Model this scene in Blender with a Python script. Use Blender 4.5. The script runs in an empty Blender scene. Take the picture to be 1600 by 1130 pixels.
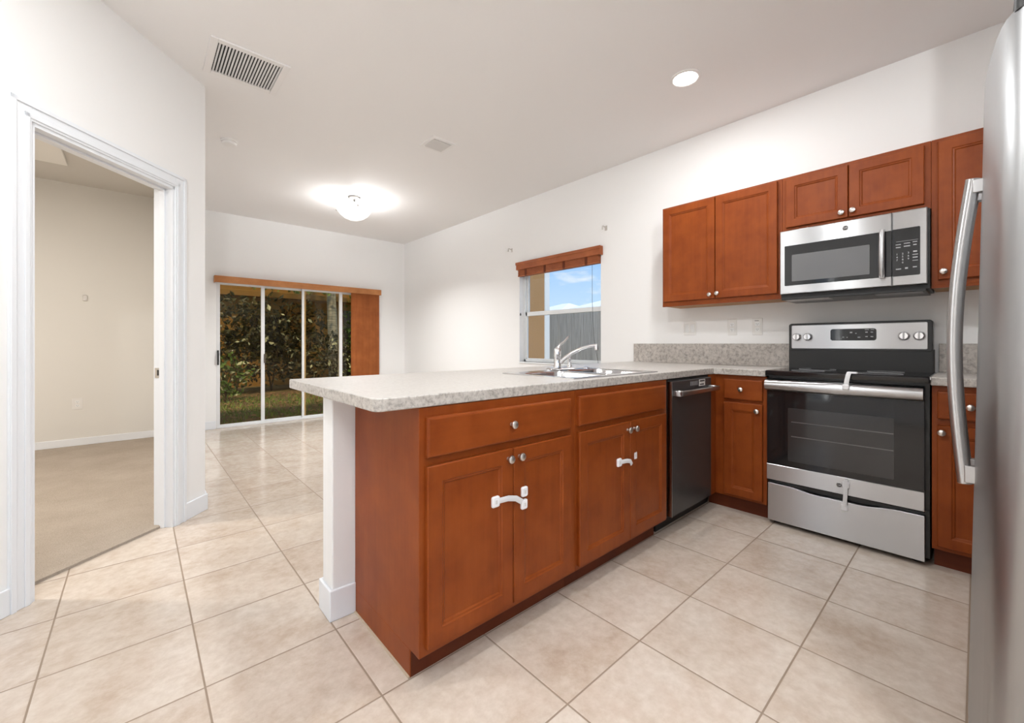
import bpy, bmesh, math, random
from mathutils import Vector, Matrix
random.seed(7)
D = bpy.data; SC = bpy.context.scene; COL = SC.collection
R = math.radians

# ------------------------------------------------------------------ camera, world, exposure
cd = D.cameras.new('camera'); cam = D.objects.new('camera', cd); COL.objects.link(cam)
cd.sensor_width = 36.0; cd.lens = 652.9/1600*36.0; cd.shift_y = -28.0/1600
cd.clip_start = 0.02; cd.clip_end = 300
cam.location = (0, 0, 1.15); cam.rotation_euler = (R(90), 0, -R(41.93))
SC.camera = cam
vs = SC.view_settings
vs.view_transform = 'Standard'; vs.look = 'None'; vs.gamma = 1.0; vs.exposure = 0.58
try: vs.use_curve_mapping = False
except Exception: pass

def make_world():
    w = D.worlds.new('sky'); SC.world = w; w.use_nodes = True
    nt = w.node_tree; N = nt.nodes; L = nt.links; N.clear()
    out = N.new('ShaderNodeOutputWorld'); bg = N.new('ShaderNodeBackground')
    tc = N.new('ShaderNodeTexCoord'); sep = N.new('ShaderNodeSeparateXYZ')
    L.new(tc.outputs['Generated'], sep.inputs[0])
    cr = N.new('ShaderNodeValToRGB'); e = cr.color_ramp.elements
    e[0].position = 0.0; e[0].color = (.37, .40, .42, 1)
    e[1].position = .24; e[1].color = (.135, .250, .43, 1)
    x = cr.color_ramp.elements.new(.08); x.color = (.26, .35, .45, 1)
    L.new(sep.outputs['Z'], cr.inputs[0])
    mp = N.new('ShaderNodeMapping'); mp.inputs['Scale'].default_value = (6, 6, 20)
    L.new(tc.outputs['Generated'], mp.inputs[0])
    nz = N.new('ShaderNodeTexNoise'); nz.inputs['Scale'].default_value = 1.6; nz.inputs['Detail'].default_value = 6
    L.new(mp.outputs[0], nz.inputs['Vector'])
    c2 = N.new('ShaderNodeValToRGB'); c2.color_ramp.elements[0].position = .56; c2.color_ramp.elements[1].position = .74
    L.new(nz.outputs['Fac'], c2.inputs[0])
    mx = N.new('ShaderNodeMixRGB'); mx.inputs[2].default_value = (.42, .43, .44, 1)
    L.new(c2.outputs[0], mx.inputs[0]); L.new(cr.outputs[0], mx.inputs[1])
    L.new(mx.outputs[0], bg.inputs[0]); bg.inputs[1].default_value = 1.75
    L.new(bg.outputs[0], out.inputs[0])
make_world()

# ------------------------------------------------------------------ constants (metres, camera over the origin)
XW, YW, ZT = 3.57, 6.86, 2.93          # right wall, back wall, ceiling
CT, CB = 0.979, 0.9365                 # counter top and underside
XF, XK = 3.045, 3.093                  # face frame and toe board of the run on the right wall
YF, YK = 1.24, 1.303                   # the same for the peninsula
U2 = Vector((.6763, .7367, 0)); N2 = Vector((.7367, -.6763, 0)); P0 = Vector((.175, 3.379, 0))
WT = .11                               # diagonal wall thickness
def dw(t, s, z): p = P0 + U2*t + N2*s; return Vector((p.x, p.y, z))

# ------------------------------------------------------------------ lamps
def area(name, loc, power, size, color=(1, .95, .88), spread=180, rot=(0, 0, 0)):
    l = D.lights.new(name, 'AREA'); l.shape = 'DISK'; l.size = size; l.energy = power; l.color = color
    l.spread = R(spread)
    o = D.objects.new(name, l); o.location = loc; o.rotation_euler = rot; COL.objects.link(o); return o
CANS = [(2.739, 1.308), (1.15, .95), (-.35, 1.75), (1.0, -.45), (-.9, .2), (-.5, -1.6)]
CAN_W = 11.0
for i, (x, y) in enumerate(CANS):
    area('recessed_lamp_light', (x, y, ZT-.012), (8, 12.5, 9.5, 9, 9.5, 9.5)[i], .13, color=(.96, .985, 1))
def daylight(name, loc, power, sx, sy, rot):
    l = D.lights.new(name, 'AREA'); l.shape = 'RECTANGLE'; l.size = sx; l.size_y = sy; l.energy = power; l.color = (.93, .97, 1)
    o = D.objects.new(name, l); o.location = loc; o.rotation_euler = rot; COL.objects.link(o); return o
daylight('rear_window_fill', (-.35, -3.02, 1.45), 130, 3.0, 2.1, (R(90), 0, R(180)))  # fill light added at the unseen window behind the camera
sl_ = D.lights.new('sun', 'SUN'); sl_.energy = 2.6; sl_.angle = R(4); sl_.color = (1, .93, .82)
so_ = D.objects.new('sun', sl_); so_.rotation_euler = Vector((.20, .48, -.85)).to_track_quat('-Z', 'Y').to_euler(); COL.objects.link(so_)
q_ = P0 + U2*-2.35 - N2*.05
daylight('side_window_daylight', (q_.x, q_.y, 1.25), 26, .5, 1.9, (R(90), 0, math.atan2(N2.y, N2.x)+R(90)))

# ------------------------------------------------------------------ materials
def mat(name, color, rough=.5, metal=0.0, spec=.5, coat=0.0, build=None, emit=None, estr=1.0):
    m = D.materials.new(name); m.use_nodes = True
    nt = m.node_tree; b = nt.nodes['Principled BSDF']
    b.inputs['Base Color'].default_value = (*color, 1); b.inputs['Roughness'].default_value = rough
    b.inputs['Metallic'].default_value = metal; b.inputs['Specular IOR Level'].default_value = spec
    if coat: b.inputs['Coat Weight'].default_value = coat; b.inputs['Coat Roughness'].default_value = .12
    if emit: b.inputs['Emission Color'].default_value = (*emit, 1); b.inputs['Emission Strength'].default_value = estr
    if build: build(nt, b)
    return m
def nn(nt, t, **kw):
    n = nt.nodes.new(t)
    for k, v in kw.items():
        if k in n.inputs: n.inputs[k].default_value = v
        else: setattr(n, k, v)
    return n
def coords(nt, scale=(1, 1, 1), space='Object', loc=(0, 0, 0)):
    tc = nn(nt, 'ShaderNodeTexCoord'); mp = nn(nt, 'ShaderNodeMapping')
    mp.inputs['Scale'].default_value = scale; mp.inputs['Location'].default_value = loc
    nt.links.new(tc.outputs[space], mp.inputs[0]); return mp.outputs[0]
def worldpos(nt, scale=(1, 1, 1)):
    g = nn(nt, 'ShaderNodeNewGeometry'); mp = nn(nt, 'ShaderNodeMapping'); mp.inputs['Scale'].default_value = scale
    nt.links.new(g.outputs['Position'], mp.inputs[0]); return mp.outputs[0]
def ramp(nt, src, stops):
    r = nn(nt, 'ShaderNodeValToRGB'); el = r.color_ramp.elements
    while len(el) < len(stops): el.new(.5)
    for e, (p, c) in zip(el, stops): e.position = p; e.color = (*c, 1)
    nt.links.new(src, r.inputs[0]); return r.outputs[0]
def mix(nt, fac, a, b, mode='MIX'):
    m = nn(nt, 'ShaderNodeMixRGB', blend_type=mode)
    for i, v in ((0, fac), (1, a), (2, b)):
        if hasattr(v, 'is_output'): nt.links.new(v, m.inputs[i])
        elif isinstance(v, (int, float)): m.inputs[i].default_value = v
        else: m.inputs[i].default_value = (*v, 1)
    return m.outputs[0]
def math_(nt, op, a, b=0.0, c=None):
    m = nn(nt, 'ShaderNodeMath', operation=op)
    for i, v in enumerate((a, b) if c is None else (a, b, c)):
        if hasattr(v, 'is_output'): nt.links.new(v, m.inputs[i])
        else: m.inputs[i].default_value = v
    return m.outputs[0]
def bump(nt, b, h, strength=.3, dist=.002):
    n = nn(nt, 'ShaderNodeBump'); n.inputs['Strength'].default_value = strength; n.inputs['Distance'].default_value = dist
    nt.links.new(h, n.inputs['Height']); nt.links.new(n.outputs[0], b.inputs['Normal'])
def noise(nt, v, scale, detail=4, rough=.55):
    n = nn(nt, 'ShaderNodeTexNoise'); n.inputs['Scale'].default_value = scale; n.inputs['Detail'].default_value = detail
    n.inputs['Roughness'].default_value = rough; nt.links.new(v, n.inputs['Vector']); return n.outputs['Fac']

def b_wall(nt, b):
    v = worldpos(nt); bump(nt, b, noise(nt, v, 90, 2), .12, .002)
M = {}
M['wall'] = mat('wall_paint', (.90, .89, .878), .75, build=b_wall)
M['ceil'] = mat('ceiling_paint', (.90, .885, .875), .85, build=b_wall)
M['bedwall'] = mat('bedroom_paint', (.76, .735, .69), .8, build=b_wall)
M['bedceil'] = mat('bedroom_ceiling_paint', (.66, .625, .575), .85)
M['bedpanel'] = mat('bedroom_panel_pale', (.86, .83, .78), .6)  # panel colour paler than the bedroom ceiling around it
M['trim'] = mat('trim_paint', (.84, .86, .89), .4)
M['white'] = mat('white_plastic', (.85, .85, .84), .35)
M['latchw'] = mat('latch_plastic', (.88, .88, .90), .35)
M['strap'] = mat('clear_strap_plastic', (.74, .74, .75), .3)
M['plate'] = mat('switch_plate', (.80, .78, .75), .4)
M['slot'] = mat('dark_slot', (.05, .045, .04), .6)
M['ventdark'] = mat('vent_cavity', (.03, .03, .03), .9)
M['ventgrey'] = mat('vent_face', (.70, .68, .665), .7)
M['ventwhite'] = mat('vent_enamel', (.88, .86, .845), .5)

TP, TX, TY = .4257, .1706, 2.5757
def b_tile(nt, b):
    v = worldpos(nt); sep = nn(nt, 'ShaderNodeSeparateXYZ'); nt.links.new(v, sep.inputs[0])
    fs, ids = [], []
    for ax, o in (('X', TX), ('Y', TY)):
        q = math_(nt, 'DIVIDE', math_(nt, 'SUBTRACT', sep.outputs[ax], o), TP)
        ids.append(math_(nt, 'FLOOR', q))
        f = math_(nt, 'FRACT', q); fs.append(math_(nt, 'MINIMUM', f, math_(nt, 'SUBTRACT', 1.0, f)))
    dmin = math_(nt, 'MINIMUM', fs[0], fs[1])
    g = math_(nt, 'LESS_THAN', dmin, .0068)
    cid = nn(nt, 'ShaderNodeCombineXYZ'); nt.links.new(ids[0], cid.inputs[0]); nt.links.new(ids[1], cid.inputs[1])
    wn = nn(nt, 'ShaderNodeTexWhiteNoise', noise_dimensions='3D'); nt.links.new(cid.outputs[0], wn.inputs['Vector'])
    off = nn(nt, 'ShaderNodeVectorMath', operation='ADD'); sc = nn(nt, 'ShaderNodeVectorMath', operation='SCALE')
    nt.links.new(wn.outputs['Color'], sc.inputs[0]); sc.inputs['Scale'].default_value = 7.0
    nt.links.new(v, off.inputs[0]); nt.links.new(sc.outputs[0], off.inputs[1])
    n1 = noise(nt, off.outputs[0], 4.5, 8, .62); n2 = noise(nt, off.outputs[0], 26, 5, .65)
    wv = nn(nt, 'ShaderNodeTexWave'); wv.inputs['Scale'].default_value = 1.5; wv.inputs['Distortion'].default_value = 11; wv.inputs['Detail'].default_value = 4
    nt.links.new(off.outputs[0], wv.inputs['Vector'])
    base = ramp(nt, n1, [(.28, (.51, .395, .305)), (.5, (.64, .545, .46)), (.72, (.71, .63, .55))])
    base = mix(nt, .34, base, ramp(nt, n2, [(.35, (.47, .37, .285)), (.65, (.72, .64, .56))]))
    base = mix(nt, ramp(nt, wv.outputs['Fac'], [(.0, (.18, .18, .18)), (.12, (0, 0, 0))]), base, (.55, .43, .34))
    base = mix(nt, .12, base, wn.outputs['Value'], 'SOFT_LIGHT')
    c = mix(nt, g, base, (.30, .225, .165))
    nt.links.new(c, b.inputs['Base Color'])
    rr = math_(nt, 'ADD', math_(nt, 'MULTIPLY', n2, .12), .10); rr = math_(nt, 'MAXIMUM', rr, math_(nt, 'MULTIPLY', g, .7))
    nt.links.new(rr, b.inputs['Roughness'])
    ed = nn(nt, 'ShaderNodeMapRange'); nt.links.new(dmin, ed.inputs[0]); ed.inputs[1].default_value = .005; ed.inputs[2].default_value = .014
    h = math_(nt, 'ADD', ed.outputs[0], math_(nt, 'MULTIPLY', n2, .10)); bump(nt, b, h, .45, .0016)
M['tile'] = mat('floor_tile', (.62, .48, .37), .25, spec=.5, build=b_tile)
def b_carpet(nt, b):
    v = worldpos(nt); n1 = noise(nt, v, 3.2, 5, .6); n2 = noise(nt, v, 190, 3, .7)
    c = ramp(nt, n1, [(.3, (.43, .355, .285)), (.7, (.57, .49, .41))])
    c = mix(nt, .45, c, ramp(nt, n2, [(.3, (.30, .245, .19)), (.7, (.64, .56, .475))]))
    nt.links.new(c, b.inputs['Base Color']); bump(nt, b, math_(nt, 'ADD', n2, n1), .8, .008)
M['carpet'] = mat('carpet_pile', (.5, .42, .33), .95, spec=.1, build=b_carpet)

def wood(name, c1, c2, c3, scale, rough=.38):
    def f(nt, b):
        v = coords(nt, scale); n1 = noise(nt, v, 1.7, 6, .6)
        v2 = coords(nt, (1, 1, 1)); n2 = noise(nt, v2, 7.0, 4, .55)
        c = ramp(nt, n1, [(.25, c1), (.5, c2), (.78, c3)])
        c = mix(nt, .62, c, ramp(nt, n2, [(.3, c1), (.7, c3)]))
        nt.links.new(c, b.inputs['Base Color']); bump(nt, b, n1, .05, .001)
    return mat(name, c2, rough, spec=.22, build=f)
cher = ((.185, .034, .0050), (.245, .051, .0075), (.295, .068, .0115))
M['woodv'] = wood('cherry_wood_upright', *cher, (26, 26, 1.6))
M['woodh'] = wood('cherry_wood_level', *cher, (1.6, 1.6, 26))
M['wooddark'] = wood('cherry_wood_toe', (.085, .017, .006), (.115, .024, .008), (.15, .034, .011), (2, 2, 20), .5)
M['woodunder'] = wood('cabinet_underside', (.36, .17, .06), (.42, .21, .08), (.48, .25, .10), (2, 10, 2), .5)
M['valance'] = wood('oak_valance', (.36, .135, .045), (.46, .185, .065), (.56, .25, .095), (1.2, 1.2, 30), .4)
M['vane'] = wood('wood_tone_vane', (.27, .075, .018), (.36, .105, .028), (.43, .135, .038), (12, 12, 1), .45)
M['blindwood'] = wood('window_blind_wood', (.27, .075, .028), (.35, .105, .04), (.44, .14, .055), (1.2, 1.2, 30), .4)

def granite(name, light, mid, dark, fine=1.0, streak=True):
    def f(nt, b):
        v = worldpos(nt)
        n1 = noise(nt, v, 55*fine, 5, .65); n2 = noise(nt, v, 130*fine, 3, .6); n3 = noise(nt, worldpos(nt, (2, 9, 9) if streak else (5, 5, 5)), 2.2, 4, .6)
        c = ramp(nt, n1, [(.36, dark), (.46, mid), (.60, light)])
        c = mix(nt, ramp(nt, n2, [(.33, (.75, .75, .75)), (.43, (0, 0, 0))]), c, dark)
        c = mix(nt, .40, c, ramp(nt, n3, [(.3, mid), (.7, light)]))
        nt.links.new(c, b.inputs['Base Color'])
    return mat(name, light, .34, spec=.45, build=f)
M['granite'] = granite('speckled_laminate', (.64, .605, .56), (.44, .405, .37), (.18, .155, .135))
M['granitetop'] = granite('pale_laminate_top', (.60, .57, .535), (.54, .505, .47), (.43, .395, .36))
M['splash'] = granite('backsplash_laminate', (.57, .525, .48), (.42, .38, .345), (.19, .165, .15), .8, False)

def b_steel(nt, b):
    v = coords(nt, (1, 1, 1)); n = noise(nt, v, 2.0, 1, .5)
    nt.links.new(math_(nt, 'ADD', math_(nt, 'MULTIPLY', n, .02), .27), b.inputs['Roughness'])
    b.inputs['Anisotropic'].default_value = .95; b.inputs['Anisotropic Rotation'].default_value = .25
    tg = nn(nt, 'ShaderNodeTangent', direction_type='RADIAL', axis='Z'); nt.links.new(tg.outputs[0], b.inputs['Tangent'])
M['steel'] = mat('brushed_steel', (.47, .47, .475), .28, metal=1, build=b_steel)
def b_steelv(nt, b):
    v = coords(nt, (1, 1, 1)); n = noise(nt, v, 2.0, 1, .5)
    nt.links.new(math_(nt, 'ADD', math_(nt, 'MULTIPLY', n, .02), .27), b.inputs['Roughness'])
M['steelv'] = mat('fridge_steel', (.40, .405, .41), .42, metal=1)
M['slate'] = mat('dark_steel', (.075, .075, .076), .36, metal=.55)
M['sinksteel'] = mat('sink_steel', (.62, .62, .63), .2, metal=1)
M['chrome'] = mat('chrome', (.82, .82, .83), .07, metal=1)
M['canopy'] = mat('satin_nickel_canopy', (.17, .16, .15), .5, metal=1)
M['nickel'] = mat('brushed_nickel', (.66, .63, .60), .28, metal=1)
M['fridgeside'] = mat('fridge_side_paint', (.30, .30, .305), .5)
M['blackglass'] = mat('black_glass', (.010, .010, .011), .06, spec=.5)
M['ovenwin'] = mat('oven_window', (.030, .030, .031), .10, spec=.6)
M['mwwin'] = mat('microwave_window', (.145, .145, .148), .22, spec=.5)
M['black'] = mat('black_enamel', (.012, .012, .012), .3)
M['blackp'] = mat('black_plastic', (.02, .02, .02), .5)
M['cooktop'] = mat('ceramic_cooktop', (.012, .012, .013), .09, spec=.6)
M['greymark'] = mat('grey_print', (.42, .42, .43), .6)
M['digit'] = mat('light_print', (.62, .62, .64), .6)
M['rackwire'] = mat('oven_rack_wire', (.14, .14, .14), .3, metal=.6)
M['alum'] = mat('white_aluminium', (.80, .80, .80), .35)
M['vinyl'] = mat('window_vinyl', (.80, .82, .83), .35)
M['emit'] = mat('lamp_glow', (1, 1, 1), .5, emit=(1, .97, .92), estr=14)
M['bowl'] = mat('frosted_bowl_glass', (.45, .44, .43), .3, emit=(1, .97, .93), estr=.75)
M['bulb'] = mat('bulb_glow', (1, 1, 1), .5, emit=(1, .95, .86), estr=8)
M['caulk'] = mat('caulk', (.55, .45, .33), .7)

def glass_mat(name, tint, refl=.06):
    m = D.materials.new(name); m.use_nodes = True; nt = m.node_tree; nt.nodes.clear()
    o = nn(nt, 'ShaderNodeOutputMaterial'); t = nn(nt, 'ShaderNodeBsdfTransparent'); g = nn(nt, 'ShaderNodeBsdfGlossy')
    t.inputs[0].default_value = (*tint, 1); g.inputs['Roughness'].default_value = .02
    lw = nn(nt, 'ShaderNodeLayerWeight'); lw.inputs[0].default_value = .5
    fz_ = math_(nt, 'ADD', math_(nt, 'MULTIPLY', math_(nt, 'POWER', lw.outputs['Facing'], 5.0), .96), .04)
    mx = nn(nt, 'ShaderNodeMixShader')
    nt.links.new(math_(nt, 'MULTIPLY', fz_, refl*16), mx.inputs[0]); nt.links.new(t.outputs[0], mx.inputs[1]); nt.links.new(g.outputs[0], mx.inputs[2])
    nt.links.new(mx.outputs[0], o.inputs[0]); return m
M['glass'] = glass_mat('window_glass', (.93, .95, .96))
M['tint'] = glass_mat('bronze_tinted_glass', (.86, .76, .58), .03)

def b_ground(nt, b):
    v = worldpos(nt); n1 = noise(nt, v, 1.7, 5, .6); n2 = noise(nt, v, 30, 4, .7)
    c = ramp(nt, n1, [(.38, (.15, .085, .05)), (.62, (.15, .16, .05))])
    c = mix(nt, .5, c, ramp(nt, n2, [(.3, (.03, .022, .015)), (.7, (.26, .18, .10))])); nt.links.new(c, b.inputs['Base Color'])
    bump(nt, b, n2, .8, .03)
M['ground'] = mat('leaf_strewn_soil', (.15, .1, .06), .95, build=b_ground)
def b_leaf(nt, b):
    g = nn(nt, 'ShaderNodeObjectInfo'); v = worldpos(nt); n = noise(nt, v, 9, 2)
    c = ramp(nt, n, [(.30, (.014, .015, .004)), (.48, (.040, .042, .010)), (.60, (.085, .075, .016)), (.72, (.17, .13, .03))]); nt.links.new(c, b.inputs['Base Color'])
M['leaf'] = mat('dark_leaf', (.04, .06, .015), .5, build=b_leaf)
M['leafg'] = mat('green_leaf', (.11, .20, .04), .5)
M['leafp'] = mat('leaf_sun_tone', (.42, .46, .33), .5)  # sunlight on the shrubs put into a paler leaf colour
M['grass'] = mat('grass_blade', (.16, .27, .06), .7)
M['litter'] = mat('dry_leaf', (.30, .17, .09), .8)
def b_bark(nt, b):
    v = worldpos(nt, (1, 1, 9)); n = noise(nt, v, 4, 4)
    nt.links.new(ramp(nt, n, [(.3, (.26, .27, .25)), (.7, (.55, .56, .53))]), b.inputs['Base Color']); bump(nt, b, n, .5, .02)
M['bark'] = mat('pale_bark', (.4, .4, .38), .9, build=b_bark)
M['stem'] = mat('brown_stem', (.10, .07, .04), .9)
def b_stucco(nt, b):
    v = worldpos(nt); bump(nt, b, noise(nt, v, 45, 3), .5, .01)
M['ochre'] = mat('ochre_stucco', (.27, .15, .035), .9, build=b_stucco)
M['tan'] = mat('tan_stucco', (.40, .225, .095), .9, build=b_stucco)
M['soffit'] = mat('eave_board', (.10, .075, .05), .8)
M['stone'] = mat('pale_stone', (.75, .74, .72), .7)
def b_fence(nt, b):
    v = worldpos(nt, (20, 20, .8)); n = noise(nt, v, 2, 5, .65)
    nt.links.new(ramp(nt, n, [(.3, (.34, .30, .25)), (.7, (.66, .60, .52))]), b.inputs['Base Color']); bump(nt, b, n, .4, .004)
M['fence'] = mat('weathered_board', (.36, .34, .31), .9, build=b_fence)

# ------------------------------------------------------------------ mesh builder
class MB:
    def __init__(s): s.v = []; s.f = []; s.fr = None
    def frame(s, O, U, V, W): s.fr = (Vector(O), Vector(U), Vector(V), Vector(W)); return s
    def P(s, p):
        if s.fr is None: return Vector(p)
        O, U, V, W = s.fr; return O + U*p[0] + V*p[1] + W*p[2]
    def add(s, vs, fs):
        n = len(s.v); s.v += [s.P(p) for p in vs]; s.f += [tuple(i+n for i in f) for f in fs]; return s
    def box(s, x0, x1, y0, y1, z0, z1):
        v = [(x, y, z) for z in (z0, z1) for y in (y0, y1) for x in (x0, x1)]
        return s.add(v, [(0, 2, 3, 1), (4, 5, 7, 6), (0, 1, 5, 4), (2, 6, 7, 3), (0, 4, 6, 2), (1, 3, 7, 5)])
    def loft(s, rings, cap0=True, cap1=True, closed=True):
        n = len(rings[0]); v = [p for r in rings for p in r]; f = []
        for k in range(len(rings)-1):
            for i in range(n if closed else n-1):
                j = (i+1) % n; f.append((k*n+i, k*n+j, (k+1)*n+j, (k+1)*n+i))
        if cap0: f.append(tuple(range(n))[::-1])
        if cap1: f.append(tuple(range((len(rings)-1)*n, len(rings)*n)))
        return s.add(v, f)
    def rect(s, a0, a1, b0, b1, prof):
        """nested rectangles in the builder frame (a, b, depth): prof = [(inset, depth)]"""
        return s.loft([[(a0+i, b0+i, d), (a1-i, b0+i, d), (a1-i, b1-i, d), (a0+i, b1-i, d)] for i, d in prof])
    def rrect(s, a0, a1, b0, b1, r, prof, n=5):
        rings = []
        for ins, d in prof:
            q = []; rr = max(r-ins, .0004)
            for cx, cy, st in ((a1-ins-rr, b1-ins-rr, 0), (a0+ins+rr, b1-ins-rr, 90), (a0+ins+rr, b0+ins+rr, 180), (a1-ins-rr, b0+ins+rr, 270)):
                for k in range(n+1):
                    an = R(st+90*k/n); q.append((cx+rr*math.cos(an), cy+rr*math.sin(an), d))
            rings.append(q)
        return s.loft(rings)
    def lathe(s, prof, n=20, O=(0, 0, 0), ax=(0, 0, 1), cap=True):
        ax = Vector(ax).normalized(); t = Vector((1, 0, 0)) if abs(ax.x) < .9 else Vector((0, 1, 0))
        e1 = ax.cross(t).normalized(); e2 = ax.cross(e1); O = Vector(O)
        rings = [[O + ax*h + (e1*math.cos(2*math.pi*i/n) + e2*math.sin(2*math.pi*i/n))*r for i in range(n)] for r, h in prof]
        return s.loft(rings, cap, cap)
    def tube(s, pts, r, n=10, sq=None):
        pts = [Vector(p) for p in pts]; rings = []; up = None
        for i, p in enumerate(pts):
            d = (pts[min(i+1, len(pts)-1)] - pts[max(i-1, 0)]).normalized()
            if up is None:
                up = Vector((0, 0, 1)) if abs(d.z) < .9 else Vector((1, 0, 0))
            e1 = d.cross(up).normalized(); e2 = e1.cross(d); up = e2
            rad = r[i] if isinstance(r, (list, tuple)) else r
            rings.append([p + e1*math.cos(2*math.pi*k/n)*rad*(sq[0] if sq else 1) + e2*math.sin(2*math.pi*k/n)*rad*(sq[1] if sq else 1) for k in range(n)])
        return s.loft(rings)
    def prism(s, poly, z0, z1):
        return s.loft([[(x, y, z0) for x, y in poly], [(x, y, z1) for x, y in poly]])
    def build(s, name, m, parent=None, bev=0.0, smooth=False, seg=2):
        O = parent_origin(parent)
        me = D.meshes.new(name); me.from_pydata([tuple(p-O) for p in s.v], [], s.f)
        bm = bmesh.new(); bm.from_mesh(me); bmesh.ops.recalc_face_normals(bm, faces=bm.faces)
        bm.to_mesh(me); bm.free()
        me.materials.append(M[m] if isinstance(m, str) else m)
        o = D.objects.new(name, me); COL.objects.link(o)
        if parent is not None: o.parent = parent
        if bev:
            md = o.modifiers.new('bevel', 'BEVEL'); md.width = bev; md.segments = seg; md.limit_method = 'ANGLE'; md.angle_limit = R(50)
        if smooth:
            for p in me.polygons: p.use_smooth = True
            me.set_sharp_from_angle(angle=R(40))
        return o
def parent_origin(p):
    o = Vector((0, 0, 0))
    while p is not None: o += Vector(p.location); p = p.parent
    return o
def tag(o, label, cat=None, group=None, kind=None):
    o['label'] = label
    if cat: o['category'] = cat
    if group: o['group'] = group
    if kind: o['kind'] = kind
    return o
def thing(name, label, cat, loc, group=None, kind=None):
    o = D.objects.new(name, None); o.location = loc; o.empty_display_size = .05; COL.objects.link(o)
    return tag(o, label, cat, group, kind)
def struct(name, mb, m, label, cat, **kw):
    o = mb.build(name, m, **kw); tag(o, label, cat, kind='structure'); return o
def text_mesh(name, lines, m, parent, O, U, V, size):
    """lines = [(text, a, b, height)] placed in the plane O + U a + V b; one mesh"""
    Up = Vector(U); Vp = Vector(V); Wp = Up.cross(Vp); bmx = bmesh.new()
    for txt, a, b, h in lines:
        cu = D.curves.new('t', 'FONT'); cu.body = txt; cu.size = h; cu.align_x = 'CENTER'; cu.align_y = 'CENTER'; cu.resolution_u = 2
        to = D.objects.new('t', cu); COL.objects.link(to)
        bpy.context.view_layer.update()
        tm = D.meshes.new_from_object(to.evaluated_get(bpy.context.evaluated_depsgraph_get()))
        D.objects.remove(to); D.curves.remove(cu)
        off = parent_origin(parent)
        for v in tm.vertices: v.co = Vector(O) + Up*(a+v.co.x) + Vp*(b+v.co.y) - off
        bmx.from_mesh(tm); D.meshes.remove(tm)
    me = D.meshes.new(name); bmx.to_mesh(me); bmx.free(); me.materials.append(M[m])
    o = D.objects.new(name, me); COL.objects.link(o); o.parent = parent; return o

# frames of reference for fronts: (a, b, depth towards the room)
def F_pen(y): return ((0, y, 0), (1, 0, 0), (0, 0, 1), (0, -1, 0))      # a = x, b = z, faces -y
def F_run(x): return ((x, 0, 0), (0, 1, 0), (0, 0, 1), (-1, 0, 0))      # a = y, b = z, faces -x

# ------------------------------------------------------------------ the shell
S = 'structure'
struct('floor', MB().box(-3.4, 3.72, -3.2, 7.02, -.08, 0), 'tile', 'beige square ceramic tile floor with brown grout', 'floor')
struct('ceiling', MB().box(-3.4, 3.72, -3.2, 7.02, ZT, ZT+.12), 'ceil', 'plain off-white flat ceiling', 'ceiling')
# right wall with the window opening
WY0, WY1, WZ0, WZ1 = 2.60, 3.834, .925, 2.13
w = MB().box(XW, XW+.15, -1.0, WY0, 0, ZT).box(XW, XW+.15, WY1, YW+.15, 0, ZT).box(XW, XW+.15, WY0, WY1, 0, WZ0).box(XW, XW+.15, WY0, WY1, WZ1, ZT)
struct('wall_right', w, 'wall', 'long white wall with the window, cabinets and range', 'wall')
DX0, DX1, DZ = .803, 3.09, 2.02
w = MB().box(.30, DX0, YW, YW+.15, 0, ZT).box(DX1, XW, YW, YW+.15, 0, ZT).box(DX0, DX1, YW, YW+.15, DZ, ZT)
struct('wall_back', w, 'wall', 'far white wall around the sliding glass door', 'wall')
# diagonal wall with the door opening
TC, TL = .262, -.78
w = MB()
def dprism(mb, t0, t1, s0, s1, z0, z1):
    q = [dw(t0, s0, 0), dw(t1, s0, 0), dw(t1, s1, 0), dw(t0, s1, 0)]
    return mb.loft([[Vector((p.x, p.y, z)) for p in q] for z in (z0, z1)])
DH = 2.135
dprism(w, 0, TC, -WT, 0, 0, ZT); dprism(w, -2.1, TL, -WT, 0, 0, ZT); dprism(w, -3.5, -2.6, -WT, 0, 0, ZT); dprism(w, -2.6, -2.1, -WT, 0, 0, .3); dprism(w, -2.6, -2.1, -WT, 0, 2.2, ZT); dprism(w, TL, 0, -WT, 0, DH, ZT)
struct('wall_diagonal', w, 'wall', 'angled white wall holding the bedroom doorway', 'wall')
cn = dw(TC, 0, 0); en = dw(-3.5, 0, 0)
struct('wall_left', MB().prism([(cn.x-.11, cn.y-.03), (cn.x, cn.y-.002), (cn.x, YW), (cn.x-.11, YW)], 0, ZT), 'wall', 'white wall between the bedroom and the dining end', 'wall')
w = MB().box(en.x-.1, en.x, -3.1, en.y+.05, 0, ZT).box(en.x-.1, -1.85, -3.1, -3.0, 0, ZT).box(1.15, 1.46, -3.1, -3.0, 0, ZT).box(-1.85, 1.15, -3.1, -3.0, 0, .40).box(-1.85, 1.15, -3.1, -3.0, 2.50, ZT).box(1.33, 1.46, -3.0, -.82, 0, ZT).box(1.33, XW, -.95, -.84, 0, ZT)
struct('wall_near', w, 'wall', 'white walls behind the camera and the refrigerator', 'wall')
w2 = thing('rear_fill_window', 'added unseen white window behind the camera, for fill light', 'window', (-.35, -3.0, .65), kind=S)  # window added out of view to carry the fill light
MB().box(-1.85, 1.15, -3.015, -2.985, .37, .41).box(-1.85, 1.15, -3.015, -2.985, 2.48, 2.52).box(-1.88, -1.84, -3.015, -2.985, .37, 2.52).box(1.14, 1.18, -3.015, -2.985, .37, 2.52).box(-.37, -.33, -3.015, -2.985, .41, 2.48).build('frame', 'trim', w2)
w3 = thing('window_3', 'narrow white sidelight window left of the bedroom doorway', 'window', dw(-2.35, 0, .3), kind=S)
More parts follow.
